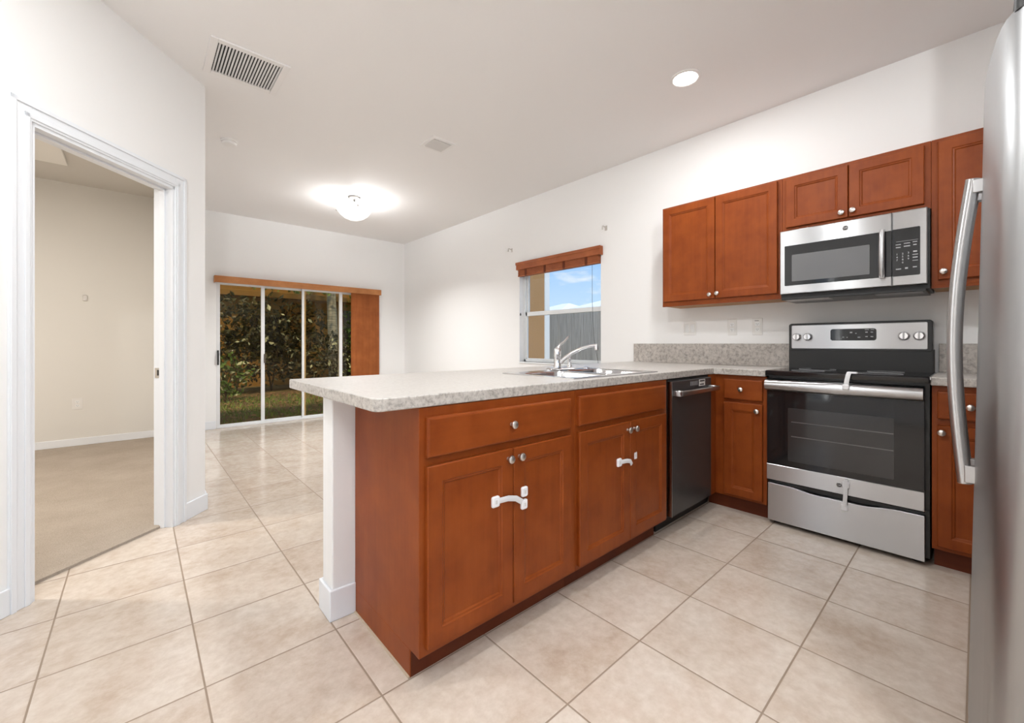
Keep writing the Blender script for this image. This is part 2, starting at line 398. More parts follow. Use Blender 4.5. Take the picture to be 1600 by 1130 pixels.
c_ = MB(); dprism(c_, -2.63, -2.59, -.03, .012, .27, 2.23); dprism(c_, -2.11, -2.07, -.03, .012, .27, 2.23); dprism(c_, -2.63, -2.07, -.03, .012, .27, .31); dprism(c_, -2.63, -2.07, -.03, .012, 2.19, 2.23)
c_.build('frame', 'trim', w3)
# bedroom shell
struct('floor_bedroom', MB().prism([(.145, 3.432), (-.375, 2.993), (-1.2, 2.18), (-3.2, 2.18), (-3.2, 6.7), (.245, 6.7), (.245, 3.55)], .0005, .014), 'carpet', 'beige cut-pile carpet beyond the doorway', 'floor')
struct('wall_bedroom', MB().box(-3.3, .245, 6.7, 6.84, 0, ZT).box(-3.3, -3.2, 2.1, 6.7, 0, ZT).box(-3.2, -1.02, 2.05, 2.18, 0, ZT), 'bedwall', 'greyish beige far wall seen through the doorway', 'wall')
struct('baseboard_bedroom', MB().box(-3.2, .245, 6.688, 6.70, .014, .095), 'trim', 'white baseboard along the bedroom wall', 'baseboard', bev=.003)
struct('ceiling_bedroom', MB().prism([(-3.2, 2.18), (-1.14, 2.18), (.02, 3.44), (.24, 3.62), (.24, 6.7), (-3.2, 6.7)], ZT-.008, ZT-.001), 'bedceil', 'darker beige bedroom ceiling', 'ceiling')  # thin slab in an even colour darker than the main ceiling
struct('trim_1', MB().box(-1.4, -.505, 4.6, 5.975, ZT-.035, ZT-.008), 'bedpanel', 'pale flat panel on the bedroom ceiling', 'ceiling panel', bev=.004)
# half wall under the bar
struct('wall_peninsula', MB().box(.603, XW, 1.79, 1.905, 0, CB-.001), 'wall', 'short white half wall end under the counter overhang', 'wall', bev=.006)
def base_run(mb, x0, x1, y0, y1, z1=.125): return mb.box(x0, x1, y0, y1, 0, z1)
struct('baseboard_peninsula', MB().prism([(.699, 1.79), (.699, 1.778), (.590, 1.778), (.590, 1.917), (XW, 1.917), (XW, 1.905), (.603, 1.905), (.603, 1.79)], 0, .128), 'trim', 'white baseboard wrapped round the half wall end', 'baseboard', bev=.004)
b = MB()
dprism(b, .084, TC+.012, 0, .013, 0, .110)
b.prism([(cn.x, cn.y+.02), (cn.x+.012, cn.y+.01), (cn.x+.012, YW), (cn.x, YW)], 0, .110)
struct('baseboard_left', b, 'trim', 'white baseboard right of the doorway', 'baseboard', bev=.004)
struct('baseboard_diagonal', dprism(MB(), -3.5, TL-.082, 0, .013, 0, .114), 'trim', 'white baseboard left of the doorway', 'baseboard', bev=.004)
struct('baseboard_back', MB().box(cn.x+.012, DX0-.01, YW-.012, YW, 0, .105).box(DX1+.02, XW-.012, YW-.012, YW, 0, .105), 'trim', 'white baseboard along the far wall', 'baseboard', bev=.003)
struct('baseboard_right', MB().box(XW-.012, XW, 1.92, YW, 0, .105), 'trim', 'white baseboard along the right wall', 'baseboard', bev=.003)

# bedroom doorway: casing, jamb, stop, strike plate
d1 = thing('door_1', 'white cased doorway into the carpeted bedroom', 'doorway', dw(-.39, 0, 0), kind=S)
c = MB(); CW = .083
for t0, t1 in ((0, CW), (TL-CW, TL)):
    dprism(c, t0, t1, 0, .012, 0, DH+CW)
    a, e = (t0+.010, t0+.030) if t0 >= 0 else (t1-.030, t1-.010); dprism(c, a, e, .012, .017, 0, DH+.03)
    a, e = (t1-.022, t1-.002) if t0 >= 0 else (t0+.002, t0+.022); dprism(c, a, e, .012, .018, 0, DH+CW-.002)
dprism(c, TL, 0, 0, .012, DH, DH+CW); dprism(c, TL-.03, .03, .012, .017, DH+.010, DH+.030); dprism(c, TL-CW+.002, CW-.002, .012, .018, DH+CW-.022, DH+CW-.002)
c.build('casing', 'trim', d1, bev=.002)
j = MB()
dprism(j, -.016, .0, -WT-.004, .004, 0, DH); dprism(j, TL, TL+.016, -WT-.004, .004, 0, DH); dprism(j, TL, 0, -WT-.004, .004, DH-.016, DH)
j.build('jamb', 'trim', d1)
j = MB()
dprism(j, -.028, -.016, -.072, -.040, 0, DH-.016); dprism(j, TL+.016, TL+.028, -.072, -.040, 0, DH-.016); dprism(j, TL+.016, -.016, -.072, -.040, DH-.028, DH-.016)
j.build('door_stop', 'trim', d1, bev=.002)
s_ = MB(); dprism(s_, -.0185, -.0155, -.106, -.076, .935, .998); tag(s_.build('strike_plate', 'nickel', d1), 'dull metal strike plate')
s_ = MB(); dprism(s_, -.0195, -.0180, -.092, -.080, .950, .985); tag(s_.build('strike_hole', 'slot', d1), 'dark latch hole')

# sliding glass door
d2 = thing('door_2', 'sliding glass door with white frames onto the back yard', 'sliding door', ((DX0+DX1)/2, YW, 0), kind=S)
f = MB().box(DX0, DX0+.036, YW-.005, YW+.11, 0, DZ).box(DX1-.035, DX1, YW-.005, YW+.11, 0, DZ).box(DX0, DX1, YW-.005, YW+.11, DZ-.03, DZ).box(DX0, DX1, YW-.012, YW+.11, 0, .026)
f.build('frame', 'alum', d2, bev=.003)
def panel(x0, x1, y, sl, sr, tint='tint'):
    p = MB().box(x0, x0+sl, y, y+.032, .026, DZ-.03).box(x1-sr, x1, y, y+.032, .026, DZ-.03).box(x0, x1, y+.002, y+.03, .026, .075-.03).box(x0, x1, y+.002, y+.03, DZ-.065, DZ-.03).build('panel', 'alum', d2, bev=.003)
    MB().box(x0+sl-.002, x1-sr+.002, y+.013, y+.019, .04, DZ-.06).build('pane', tint, p)
    return p
panel(DX0+.036, 1.377, YW+.020, .004, .046)
panel(1.35, 1.942, YW+.060, .025, .033)
panel(1.876, 2.483, YW+.020, .033, .049)
panel(2.44, DX1-.035, YW+.060, .04, .01)
h = MB().box(DX0+.004, DX0+.022, YW-.03, YW-.004, .86, 1.06).box(DX0+.004, DX0+.022, YW-.045, YW-.03, .90, 1.02)
tag(h.build('handle', 'black', d2, bev=.004), 'black pull handle')
tag(MB().box(1.366, 1.386, YW-.005, YW+.02, .87, 1.0).build('latch', 'soffit', d2, bev=.004), 'dark brown latch')

# kitchen window
w1 = thing('window_1', 'white single hung window above the sink end of the bar', 'window', (XW, (WY0+WY1)/2, WZ0), kind=S)
X0, X1 = 3.645, 3.70
f = MB().box(X0, X1, WY0, WY0+.03, WZ0, WZ1).box(X0, X1, WY1-.03, WY1, WZ0, WZ1).box(X0, X1, WY0, WY1, WZ0, WZ0+.03).box(X0, X1, WY0, WY1, WZ1-.03, WZ1)
f.build('frame', 'vinyl', w1, bev=.003)
def sash(name, x, z0, z1, rt, rb):
    y0, y1 = WY0+.03, WY1-.03
    o = MB().box(x, x+.025, y0, y0+.028, z0, z1).box(x, x+.025, y1-.028, y1, z0, z1).box(x, x+.025, y0, y1, z0, z0+rb).box(x, x+.025, y0, y1, z1-rt, z1).build(name, 'vinyl', w1, bev=.003)
    MB().box(x+.010, x+.015, y0+.02, y1-.02, z0+.01, z1-.01).build('pane', 'glass', o); return o
sash('sash', X0+.028, 1.495, WZ1-.03, .03, .045)
sash('sash', X0+.002, WZ0+.03, 1.545, .050, .012)
tag(MB().box(XW-.012, X0, WY0-.02, WY1+.0, WZ0-.018, WZ0).build('sill', 'vinyl', w1, bev=.003), 'thin white sill')

# ------------------------------------------------------------------ cabinets
DOORP = lambda st: [(0, -.020), (0, -.004), (.003, 0), (st, 0), (st+.004, -.0035), (st+.010, -.0045), (st+.015, -.009)]
def knob(parent, P, ax, name='knob'):
    k = MB().lathe([(.0075, 0), (.0065, .003), (.0058, .012), (.010, .015), (.0155, .0175), (.0165, .021), (.0145, .0255), (.008, .0285), (.001, .0292)], 18, P, ax)
    return tag(k.build(name, 'nickel', parent, smooth=True), 'brushed nickel knob')
def cab_door(parent, fr, a0, a1, b0, b1, kn=None, ax=None, st=.056):
    d = MB().frame(*fr).rect(a0, a1, b0, b1, DOORP(st)).build('door', 'woodv', parent)
    if kn:
        O, U, V, W = [Vector(q) for q in fr]; knob(d, O+U*kn[0]+V*kn[1], W)
    return d
def cab_drawer(parent, fr, a0, a1, b0, b1, kn=None):
    d = MB().frame(*fr).rect(a0, a1, b0, b1, [(0, -.020), (0, -.006), (.002, -.002), (.008, 0)]).build('drawer', 'woodh', parent)
    if kn:
        O, U, V, W = [Vector(q) for q in fr]; knob(d, O+U*kn[0]+V*kn[1], W)
    return d
TK = .098
# peninsula drawer cabinet
A_ = thing('base_cabinet', 'cherry base cabinet at the open end of the peninsula, one wide drawer over two doors', 'cabinet', (1.1, 1.5, 0), 'peninsula base cabinets')
MB().box(.698, 1.502, YF, 1.786, TK, CB-.002).box(.698, .704, YK, 1.786, 0, TK).build('carcass', 'woodv', A_, bev=.0015)
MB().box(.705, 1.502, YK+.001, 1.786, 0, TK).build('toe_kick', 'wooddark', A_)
fr = F_pen(1.22)
cab_drawer(A_, fr, .720, 1.457, .767, .902, (1.093, .834))
cab_door(A_, fr, .720, 1.1035, .126, .738, (1.076, .702))
cab_door(A_, fr, 1.1075, 1.457, .126, .738, (1.134, .702))
tag(MB().box(.692, .698, YK, 1.786, 0, .006).build('caulk_bead', 'caulk', A_), 'pale caulk line along the floor')
# sink cabinet (open topped so the bowls hang inside)
B_ = thing('base_cabinet', 'cherry sink base cabinet between the end cabinet and the dishwasher, false drawer over two doors', 'cabinet', (1.93, 1.5, 0), 'peninsula base cabinets')
MB().box(1.503, 2.352, YF, YF+.02, TK, CB-.002).box(1.503, 1.52, YF+.02, 1.786, TK, CB-.002).box(2.335, 2.352, YF+.02, 1.786, TK, CB-.002).box(1.52, 2.335, 1.77, 1.786, TK, CB-.002).box(1.52, 2.335, YF+.02, 1.77, TK, TK+.018).build('carcass', 'woodv', B_, bev=.0015)
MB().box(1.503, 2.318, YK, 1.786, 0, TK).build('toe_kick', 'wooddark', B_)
cab_drawer(B_, fr, 1.516, 2.312, .770, .905)
cab_door(B_, fr, 1.516, 1.931, .122, .741, (1.905, .700))
cab_door(B_, fr, 1.935, 2.318, .122, .741, (1.968, .700))
# corner cabinet left of the range
C_ = thing('base_cabinet', 'narrow cherry base cabinet between the dishwasher corner and the range', 'cabinet', (3.3, 1.08, 0), 'base cabinets on the range wall')
MB().box(XF, 3.552, .912, 1.234, TK, CB-.002).box(2.945, XF+.3, 1.236, 1.25, TK, CB-.002).box(XF, XF+.3, 1.234, 1.25, TK, CB-.002).build('carcass', 'woodv', C_, bev=.0015)
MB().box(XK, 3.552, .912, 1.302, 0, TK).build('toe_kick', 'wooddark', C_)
fr2 = F_run(3.025)
cab_drawer(C_, fr2, .934, 1.174, .771, .909, (1.060, .842))
cab_door(C_, fr2, .934, 1.174, .117, .749, (.963, .706), st=.05)
# cabinet right of the range
E_ = thing('base_cabinet', 'cherry base cabinet right of the range, partly behind the refrigerator handle', 'cabinet', (3.3, -.1, 0), 'base cabinets on the range wall')
MB().box(XF, 3.552, -.36, .156, TK, CB-.002).build('carcass', 'woodv', E_, bev=.0015)
MB().box(XK, 3.552, -.36, .150, 0, TK).build('toe_kick', 'wooddark', E_)
cab_drawer(E_, fr2, -.33, .136, .769, .907, (.021, .838))
cab_door(E_, fr2, -.10, .136, .120, .735, (.119, .701), st=.05)
cab_door(E_, fr2, -.33, -.104, .120, .735, (-.315, .701), st=.05)
# wall cabinets
XU = 3.262; fr3 = F_run(3.242); ZU0, ZU1 = 1.458, 2.270
def wallcab(label, y0, y1, z0, doors, st=.052):
    g = thing('wall_cabinet', label, 'cabinet', (3.4, (y0+y1)/2, z0), 'cherry wall cabinets')
    MB().box(XU, XW-.001, y0, y1, z0+.012, ZU1).build('carcass', 'woodv', g, bev=.0015)
    tag(MB().box(XU+.004, XW-.001, y0+.003, y1-.003, z0, z0+.012).build('underside', 'woodunder', g), 'pale unfinished underside')
    MB().box(XU, XU+.018, y0, y1, z0-.004, z0+.012).build('light_rail', 'woodh', g)
    for a0, a1, b0, b1, kn in doors: cab_door(g, fr3, a0, a1, b0, b1, kn, st=st)
    return g
wallcab('tall cherry wall cabinet with two doors left of the microwave', .885, 1.752, ZU0, [(1.324, 1.737, 1.492, 2.256, (1.356, 1.522)), (.910, 1.320, 1.492, 2.256, (1.302, 1.527))])
wallcab('short cherry wall cabinet with two doors above the microwave', .170, .884, 1.900, [(.530, .860, 1.926, 2.248, (.560, 1.957)), (.196, .526, 1.926, 2.248, (.505, 1.960))], .05)
wallcab('cherry wall cabinet right of the microwave, beside the refrigerator', -.36, .169, ZU0, [(-.33, .143, 1.498, 2.250, (.121, 1.539))])

# ------------------------------------------------------------------ counters
ct = thing('countertop', 'long speckled beige L-shaped countertop over the peninsula and corner', 'countertop', (1.8, 1.7, CB))
def counter_poly():
    r = .03; q = []
    for k in range(6):
        an = R(180+90*k/5); q.append((.545+r+r*math.cos(an), 1.235+r+r*math.sin(an)))
    q += [(3.012, 1.235), (3.012, .912), (XW-.001, .912), (XW-.001, 2.210), (.545, 2.210)]
    return q
SX0, SX1, SY0, SY1 = 1.54, 2.315, 1.275, 1.795
top = MB().prism(counter_poly(), CB, CT).build('slab', 'granite', ct)
cut = MB().box(SX0+.015, SX1-.015, SY0+.015, SY1-.015, CB-.1, CT+.1).build('cut', 'granite')
bm_ = top.modifiers.new('b', 'BOOLEAN'); bm_.object = cut; bm_.operation = 'DIFFERENCE'; bm_.solver = 'EXACT'
cut.location = (0, 0, 0); bpy.context.view_layer.update()
me2 = D.meshes.new_from_object(top.evaluated_get(bpy.context.evaluated_depsgraph_get()))
top.modifiers.clear(); top.data = me2; D.objects.remove(cut)
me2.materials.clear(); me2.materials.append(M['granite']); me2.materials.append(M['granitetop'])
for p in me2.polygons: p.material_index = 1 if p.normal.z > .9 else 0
md = top.modifiers.new('bevel', 'BEVEL'); md.width = .006; md.segments = 3; md.limit_method = 'ANGLE'; md.angle_limit = R(60)
tag(MB().box(3.553, XW-.001, .905, 2.207, CT, 1.150).build('backsplash', 'splash', ct, bev=.002), 'darker speckled upstand against the wall')
c2 = thing('countertop', 'short speckled countertop between the range and the wall behind the refrigerator', 'countertop', (3.3, -.1, CB))
o = MB().box(3.012, XW-.001, -.40, .160, CB, CT).build('slab', 'granite', c2, bev=.005)
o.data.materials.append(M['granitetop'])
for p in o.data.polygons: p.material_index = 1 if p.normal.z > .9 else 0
tag(MB().box(3.553, XW-.001, -.40, .152, CT, 1.150).build('backsplash', 'splash', c2, bev=.002), 'darker speckled upstand against the wall')

# ------------------------------------------------------------------ sink and faucet
sk = thing('sink', 'double bowl stainless steel drop-in sink set in the peninsula counter', 'sink', (1.93, 1.53, CT))
rim = MB(); zr = CT+.006
BX = [(SX0+.04, 1.90), (1.945, SX1-.04)]; BY0, BY1 = SY0+.035, SY1-.105
xs = [SX0, BX[0][0], BX[0][1], BX[1][0], BX[1][1], SX1]; ys = [SY0, BY0, BY1, SY1]
vv = []; ff = []
for y in ys:
    for x in xs: vv.append((x, y, zr))
for jx in range(5):
    for jy in range(3):
        if jy == 1 and jx in (1, 3): continue
        a = jy*6+jx; ff.append((a, a+1, a+7, a+6))
rim.add(vv, ff)
for (x0, x1, y0, y1) in ((SX0, SX1, SY0, SY0), (SX0, SX1, SY1, SY1), (SX0, SX0, SY0, SY1), (SX1, SX1, SY0, SY1)):
    rim.add([(x0, y0, zr), (x1, y1, zr), (x1, y1, CT), (x0, y0, CT)], [(0, 1, 2, 3)])
rim.build('rim', 'sinksteel', sk)
for x0, x1 in BX:
    bw = MB(); rings = []
    for ins, z in ((0, zr), (.006, zr-.012), (.012, zr-.15), (.03, zr-.172)):
        rr = .05; q = []
        for cx, cy, st in ((x1-ins-rr, BY1-ins-rr, 0), (x0+ins+rr, BY1-ins-rr, 90), (x0+ins+rr, BY0+ins+rr, 180), (x1-ins-rr, BY0+ins+rr, 270)):
            for k in range(5): q.append((cx+rr*math.cos(R(st+22.5*k)), cy+rr*math.sin(R(st+22.5*k)), z))
        rings.append(q)
    bw.loft(rings, False, True)
    # corner gussets between the square cut-out and the rounded bowl
    q = rings[0]
    for ci, (cx, cy) in enumerate(((x1, BY1), (x0, BY1), (x0, BY0), (x1, BY0))):
        arc = q[ci*5:ci*5+5]
        for k in range(4): bw.add([(cx, cy, zr), arc[k], arc[k+1]], [(0, 1, 2)])
    bo = bw.build('bowl', 'sinksteel', sk, smooth=True)
    tag(MB().lathe([(.04, 0), (.042, .003), (.03, .004), (.028, .001)], 20, ((x0+x1)/2, (BY0+BY1)/2, zr-.172)).build('drain', 'chrome', bo, smooth=True), 'round chrome drain')
MB().lathe([(.022, 0), (.022, .006), (.014, .009)], 18, (2.245, 1.752, zr)).build('hole_cover', 'chrome', sk, smooth=True)
fc = thing('faucet', 'chrome single lever faucet with long spout on the sink deck', 'faucet', (1.975, 1.752, zr))
FZ = zr
p = MB().frame((0, 0, FZ), (1, 0, 0), (0, 1, 0), (0, 0, 1)).rrect(1.86, 2.12, 1.728, 1.776, .024, [(0, 0), (0, .008), (.006, .014), (.012, .016)])
p.build('base_plate', 'chrome', fc, smooth=True)
fx, fy = 1.955, 1.752
MB().lathe([(.024, .014), (.024, .03), (.021, .036), (.021, .085), (.0235, .09), (.0235, .105), (.021, .125), (.014, .139), (.004, .145)], 22, (fx, fy, FZ)).build('body', 'chrome', fc, smooth=True)
MB().tube([(fx+.004, fy, FZ+.138), (fx+.02, fy-.005, FZ+.158), (fx+.05, fy-.014, FZ+.178), (fx+.078, fy-.02, FZ+.205), (fx+.086, fy-.022, FZ+.212)], [.010, .0085, .007, .0075, .004], 10).build('lever', 'chrome', fc, smooth=True)
sp = [(fx+.012, fy-.012, FZ+.045), (fx+.030, fy-.035, FZ+.075), (fx+.055, fy-.075, FZ+.108), (fx+.085, fy-.125, FZ+.136), (fx+.112, fy-.175, FZ+.152), (fx+.130, fy-.205, FZ+.155)]
MB().tube(sp, [.014, .013, .0115, .0105, .010, .010], 12).build('spout', 'chrome', fc, smooth=True)
MB().lathe([(.0125, .008), (.013, -.02), (.012, -.026)], 14, (fx+.128, fy-.203, FZ+.150)).build('aerator', 'chrome', fc, smooth=True)
MB().lathe([(.017, .013), (.017, .022), (.012, .03), (.0115, .055), (.014, .062), (.014, .082), (.009, .092)], 16, (2.07, 1.752, FZ)).build('side_sprayer', 'chrome', fc, smooth=True)

# ------------------------------------------------------------------ dishwasher
dwn = thing('dishwasher', 'dark stainless dishwasher built in between the sink cabinet and the corner', 'dishwasher', (2.65, 1.5, 0))
MB().box(2.375, 2.942, 1.245, 1.786, .105, .930).build('tub', 'blackp', dwn)
MB().box(2.354, 3.09, YK+.01, 1.786, 0, .097).build('toe_kick', 'black', dwn)
dd = MB().frame(*F_pen(1.218)).rect(2.377, 2.930, .110, .921, [(0, -.025), (0, -.003), (.003, 0)]).build('door', 'slate', dwn)
tag(MB().box(2.3745, 2.3795, 1.2165, 1.245, .110, .921).build('edge_trim', 'steel', dd), 'bright steel door edge')
hb = MB().frame((0, 1.218, 0), (1, 0, 0), (0, 0, 1), (0, -1, 0))
hb.rrect(2.392, 2.425, .835, .868, .004, [(0, 0), (0, .045), (.004, .050)]).rrect(2.885, 2.918, .835, .868, .004, [(0, 0), (0, .045), (.004, .050)]).rrect(2.392, 2.930, .838, .866, .006, [(.004, .040), (0, .044), (0, .056), (.004, .060)])
tag(hb.build('handle', 'steel', dd, smooth=True), 'steel bar handle')
lb = MB()
lb.frame((0, 1.2178, 0), (1, 0, 0), (0, 0, 1), (0, -1, 0))
for k in range(5): lb.box(2.62+k*.022, 2.628+k*.022, .882, .908, 0, .0008)
tag(lb.build('label', 'greymark', dd), 'small grey printed marks')
lb = MB().frame((0, 1.2178, 0), (1, 0, 0), (0, 0, 1), (0, -1, 0)).box(2.74, 2.83, .872, .914, 0, .0008)
tag(lb.build('sticker', 'plate', dd), 'pale sticker with dark print')
MB().frame((0, 1.2168, 0), (1, 0, 0), (0, 0, 1), (0, -1, 0)).box(2.75, 2.82, .900, .909, 0, .0008).box(2.75, 2.81, .878, .886, 0, .0008).build('print', 'slot', dd)

# ------------------------------------------------------------------ range
rg = thing('range', 'freestanding stainless and black glass electric range', 'range', (3.3, .54, 0))
Y0, Y1 = .160, .908
MB().box(3.05, 3.54, Y0+.002, Y1-.002, .035, .955).build('body', 'black', rg, bev=.002)
fr4 = F_run(3.012)
od = MB().frame(*F_run(3.018)).rect(.180, .905, .279, .930, [(0, -.030), (0, -.003), (.003, 0)]).build('oven_door', 'blackglass', rg)
wn_ = MB().frame(*F_run(3.017)).rrect(.298, .788, .420, .750, .006, [(0, -.002), (0, .0006)]).build('oven_window', 'ovenwin', od)
rk = MB().frame(*F_run(3.0162))
for z in (.665, .575): rk.box(.300, .770, z-.0025, z+.0025, 0, .0008)
tag(rk.build('rack', 'rackwire', od), 'faint oven rack lines')
MB().frame(*F_run(3.012)).rect(.181, .904, .284, .383, [(0, -.012), (0, -.002), (.002, 0)]).build('lower_band', 'steel', od)
hr = []
n = 14
for k in range(n+1):
    an = math.pi*k/n; hr.append((.018-.040*math.sin(an)-.006, .889-.037*math.cos(an)))
hb = MB(); rings = []
for y in (.184, .905): rings.append([(3.006+dx-.0, y, z) for dx, z in [(hx-.012, hz) for hx, hz in hr]])
hb.loft(rings)
tag(hb.build('handle', 'steel', od, smooth=True, bev=0), 'broad curved steel handle')
for y_ in (.206, .860): MB().box(3.0, 3.02, y_, y_+.029, .862, .915).build('handle_bracket', 'blackp', od)
dr = MB(); prof = []
yl, yr = .898, .180
for k in range(25):
    y = yl + (yr-yl)*k/24; s_ = k/24
    e = min(1.0, max(0.0, (min(s_, 1-s_)-.14)/.22)); dip = .018*e*e*(3-2*e)
    prof.append((y, .262-dip))
rings = []
for x in (3.040, 3.012): rings.append([(x, y, z) for y, z in prof] + [(x, yr, .026), (x, yl, .026)])
dr.loft(rings).build('storage_drawer', 'steel', rg, bev=.002)
tag(MB().frame(*F_run(3.05)).box(.165, .903, .255, .285, 0, .010).build('drawer_gap', 'black', rg), 'black gap over the drawer')
for y in (.215, .865):
    MB().lathe([(.022, 0), (.024, .008), (.014, .014), (.014, .04)], 14, (3.085, y, 0)).build('foot', 'blackp', rg, smooth=True)
ckt = MB().frame((0, 0, .945), (1, 0, 0), (0, 1, 0), (0, 0, 1)).rrect(3.000, 3.52, Y0-.002, Y1+.003, .008, [(.004, 0), (0, .006), (0, .030), (.006, .035)])
ck = ckt.build('cooktop', 'cooktop', rg, smooth=True)
for (bx, by, br) in ((3.13, .37, .10), (3.13, .71, .085), (3.36, .37, .085), (3.36, .71, .10)):
    MB().lathe([(br, 0), (br, .0006), (br-.003, .0006), (br-.003, 0)], 32, (bx, by, .9802), cap=False).build('burner_ring', 'greymark', ck)
tag(MB().box(3.0, 3.45, Y0-.004, Y0+.001, .966, .978).build('side_trim', 'steel', ck), 'thin steel side edge')
bgX = 3.43
MB().box(bgX+.012, 3.545, .168, .893, .955, 1.115).build('vent_panel', 'blackp', rg, bev=.004)
bk = MB().frame(*F_run(bgX+.01)).rrect(.172, .892, 1.100, 1.290, .016, [(0, -.10), (0, -.004), (.004, 0)]).build('backguard', 'black', rg, smooth=True)
cp = MB().frame(*F_run(bgX+.0095)).rrect(.193, .875, 1.116, 1.277, .008, [(0, -.002), (0, .0025), (.0015, .004)]).build('control_panel', 'steel', rg, smooth=True)
ds = MB().frame(*F_run(bgX+.006)).rrect(.420, .653, 1.170, 1.246, .014, [(0, -.001), (0, .0012), (.001, .0016)]).build('display', 'blackglass', cp)
for y, z, wd, hh in ((.585, 1.192, .010, .006), (.545, 1.222, .012, .008), (.505, 1.190, .014, .007), (.520, 1.216, .006, .006), (.468, 1.222, .012, .006), (.442, 1.222, .012, .006), (.468, 1.194, .012, .006), (.442, 1.194, .012, .006), (.466, 1.238, .020, .003), (.440, 1.238, .016, .003), (.565, 1.190, .005, .005)):
    tag(MB().frame(*F_run(bgX+.0043)).box(y-wd/2, y+wd/2, z-hh/2, z+hh/2, 0, .0006).build('button_mark', 'greymark', cp), 'small grey button mark')
for y in (.842, .778, .294, .228):
    kb = MB().lathe([(.027, 0), (.027, .006), (.0245, .010), (.022, .013), (.021, .026), (.019, .029), (.004, .029)], 24, (bgX+.006, y, 1.196), (-1, 0, 0)).build('control_knob', 'chrome', rg, smooth=True)
    MB().frame((bgX-.023, y, 1.196), (0, 1, 0), (0, 0, 1), (-1, 0, 0)).box(-.004, .004, -.019, .020, 0, .007).build('grip', 'steel', kb, bev=.001)
    MB().lathe([(.030, 0), (.030, .0012)], 24, (bgX+.0068, y, 1.196), (-1, 0, 0)).build('skirt_ring', 'blackp', kb)
def emblem(parent, x, y, z, r):
    e = MB().lathe([(r, 0), (r, .002), (r*.92, .0028)], 24, (x, y, z), (-1, 0, 0)).build('emblem', 'steel', parent, smooth=True)
    MB().lathe([(r*.80, .0026), (r*.80, .0034), (r*.3, .0034)], 24, (x, y, z), (-1, 0, 0)).build('emblem_field', 'slot', parent)
    text_mesh('monogram', [('GE', 0, 0, r*1.05)], 'digit', parent, (x-.0042, y, z), (0, -1, 0), (0, 0, 1), r)
    return e
emblem(od, 3.012, .531, .335, .014)

# ------------------------------------------------------------------ microwave
mw = thing('microwave', 'stainless over-the-range microwave under the short wall cabinet', 'microwave', (3.38, .53, 1.44))
MZ0, MZ1 = 1.4775, 1.896
MB().box(3.232, XW-.002, .172, .884, 1.452, MZ1).build('housing', 'blackp', mw, bev=.003)
dd = MB().frame(*F_run(3.20)).rect(.3255, .882, MZ0, MZ1, [(0, -.03), (0, -.004), (.004, 0)]).build('door', 'steel', mw)
cpn = MB().frame(*F_run(3.20)).rect(.1815, .3235, MZ0, MZ1, [(0, -.03), (0, -.004), (.004, 0)]).build('control_panel', 'steel', mw)
gl = MB().frame(*F_run(3.1995)).rrect(.3258, .854, 1.5315, 1.794, .004, [(0, -.002), (0, .0012)]).build('door_glass', 'blackglass', dd)
MB().frame(*F_run(3.198)).rrect(.422, .813, 1.557, 1.731, .004, [(0, -.001), (0, .0008)]).build('window', 'mwwin', dd)
hp = []
for k in range(13):
    s_ = k/12; hp.append((3.182-.022*math.sin(math.pi*s_), .3655, 1.527+.275*s_))
hh = MB().tube(hp, .011, 12, sq=(1.25, .9)); hh.box(3.172, 3.2, .354, .377, 1.527, 1.545); hh.box(3.172, 3.2, .354, .377, 1.784, 1.802)
tag(hh.build('handle', 'steel', dd, smooth=True), 'vertical bowed steel handle')
kp = MB().frame(*F_run(3.1995)).rrect(.209, .3232, 1.530, 1.7965, .006, [(0, -.002), (0, .0012)]).build('keypad', 'blackglass', cpn)
for y, z, wd, hh_ in ((.298, 1.708, .022, .004), (.262, 1.711, .026, .004), (.230, 1.714, .018, .004), (.298, 1.692, .020, .005), (.262, 1.695, .026, .006), (.230, 1.698, .014, .006), (.229, 1.661, .016, .008), (.229, 1.644, .022, .004), (.229, 1.628, .020, .006), (.229, 1.611, .022, .003), (.297, 1.570, .022, .006), (.264, 1.572, .012, .009), (.230, 1.575, .016, .006), (.262, 1.725, .09, .0015)):
    tag(MB().frame(*F_run(3.1982)).box(y-wd/2, y+wd/2, z-hh_/2, z+hh_/2, 0, .0005).build('button_label', 'greymark', cpn), 'small grey button label')
dg = []
for r_, row in enumerate(('123', '456', '789')):
    for c_, ch in enumerate(row): dg.append((ch, -(.303-c_*.0235), 1.653-r_*.0165+c_*.0015, .014))
dg.append(('0', -(.303-.0235), 1.653-3*.0165+.0015, .014))
text_mesh('digits', dg, 'digit', cpn, (3.1975, 0, 0), (0, -1, 0), (0, 0, 1), .012)
emblem(dd, 3.20, .535, 1.852, .0155)
un = MB().box(3.205, 3.54, .186, .874, 1.438, 1.4525).build('underside', 'black', mw, bev=.003)
tag(MB().box(3.215, 3.33, .62, .85, 1.435, 1.4385).build('light_lens', 'ventgrey', un), 'grey lamp lens')
tag(MB().box(3.215, 3.33, .20, .40, 1.435, 1.4385).build('grease_filter', 'greymark', un), 'grey mesh grease filter')

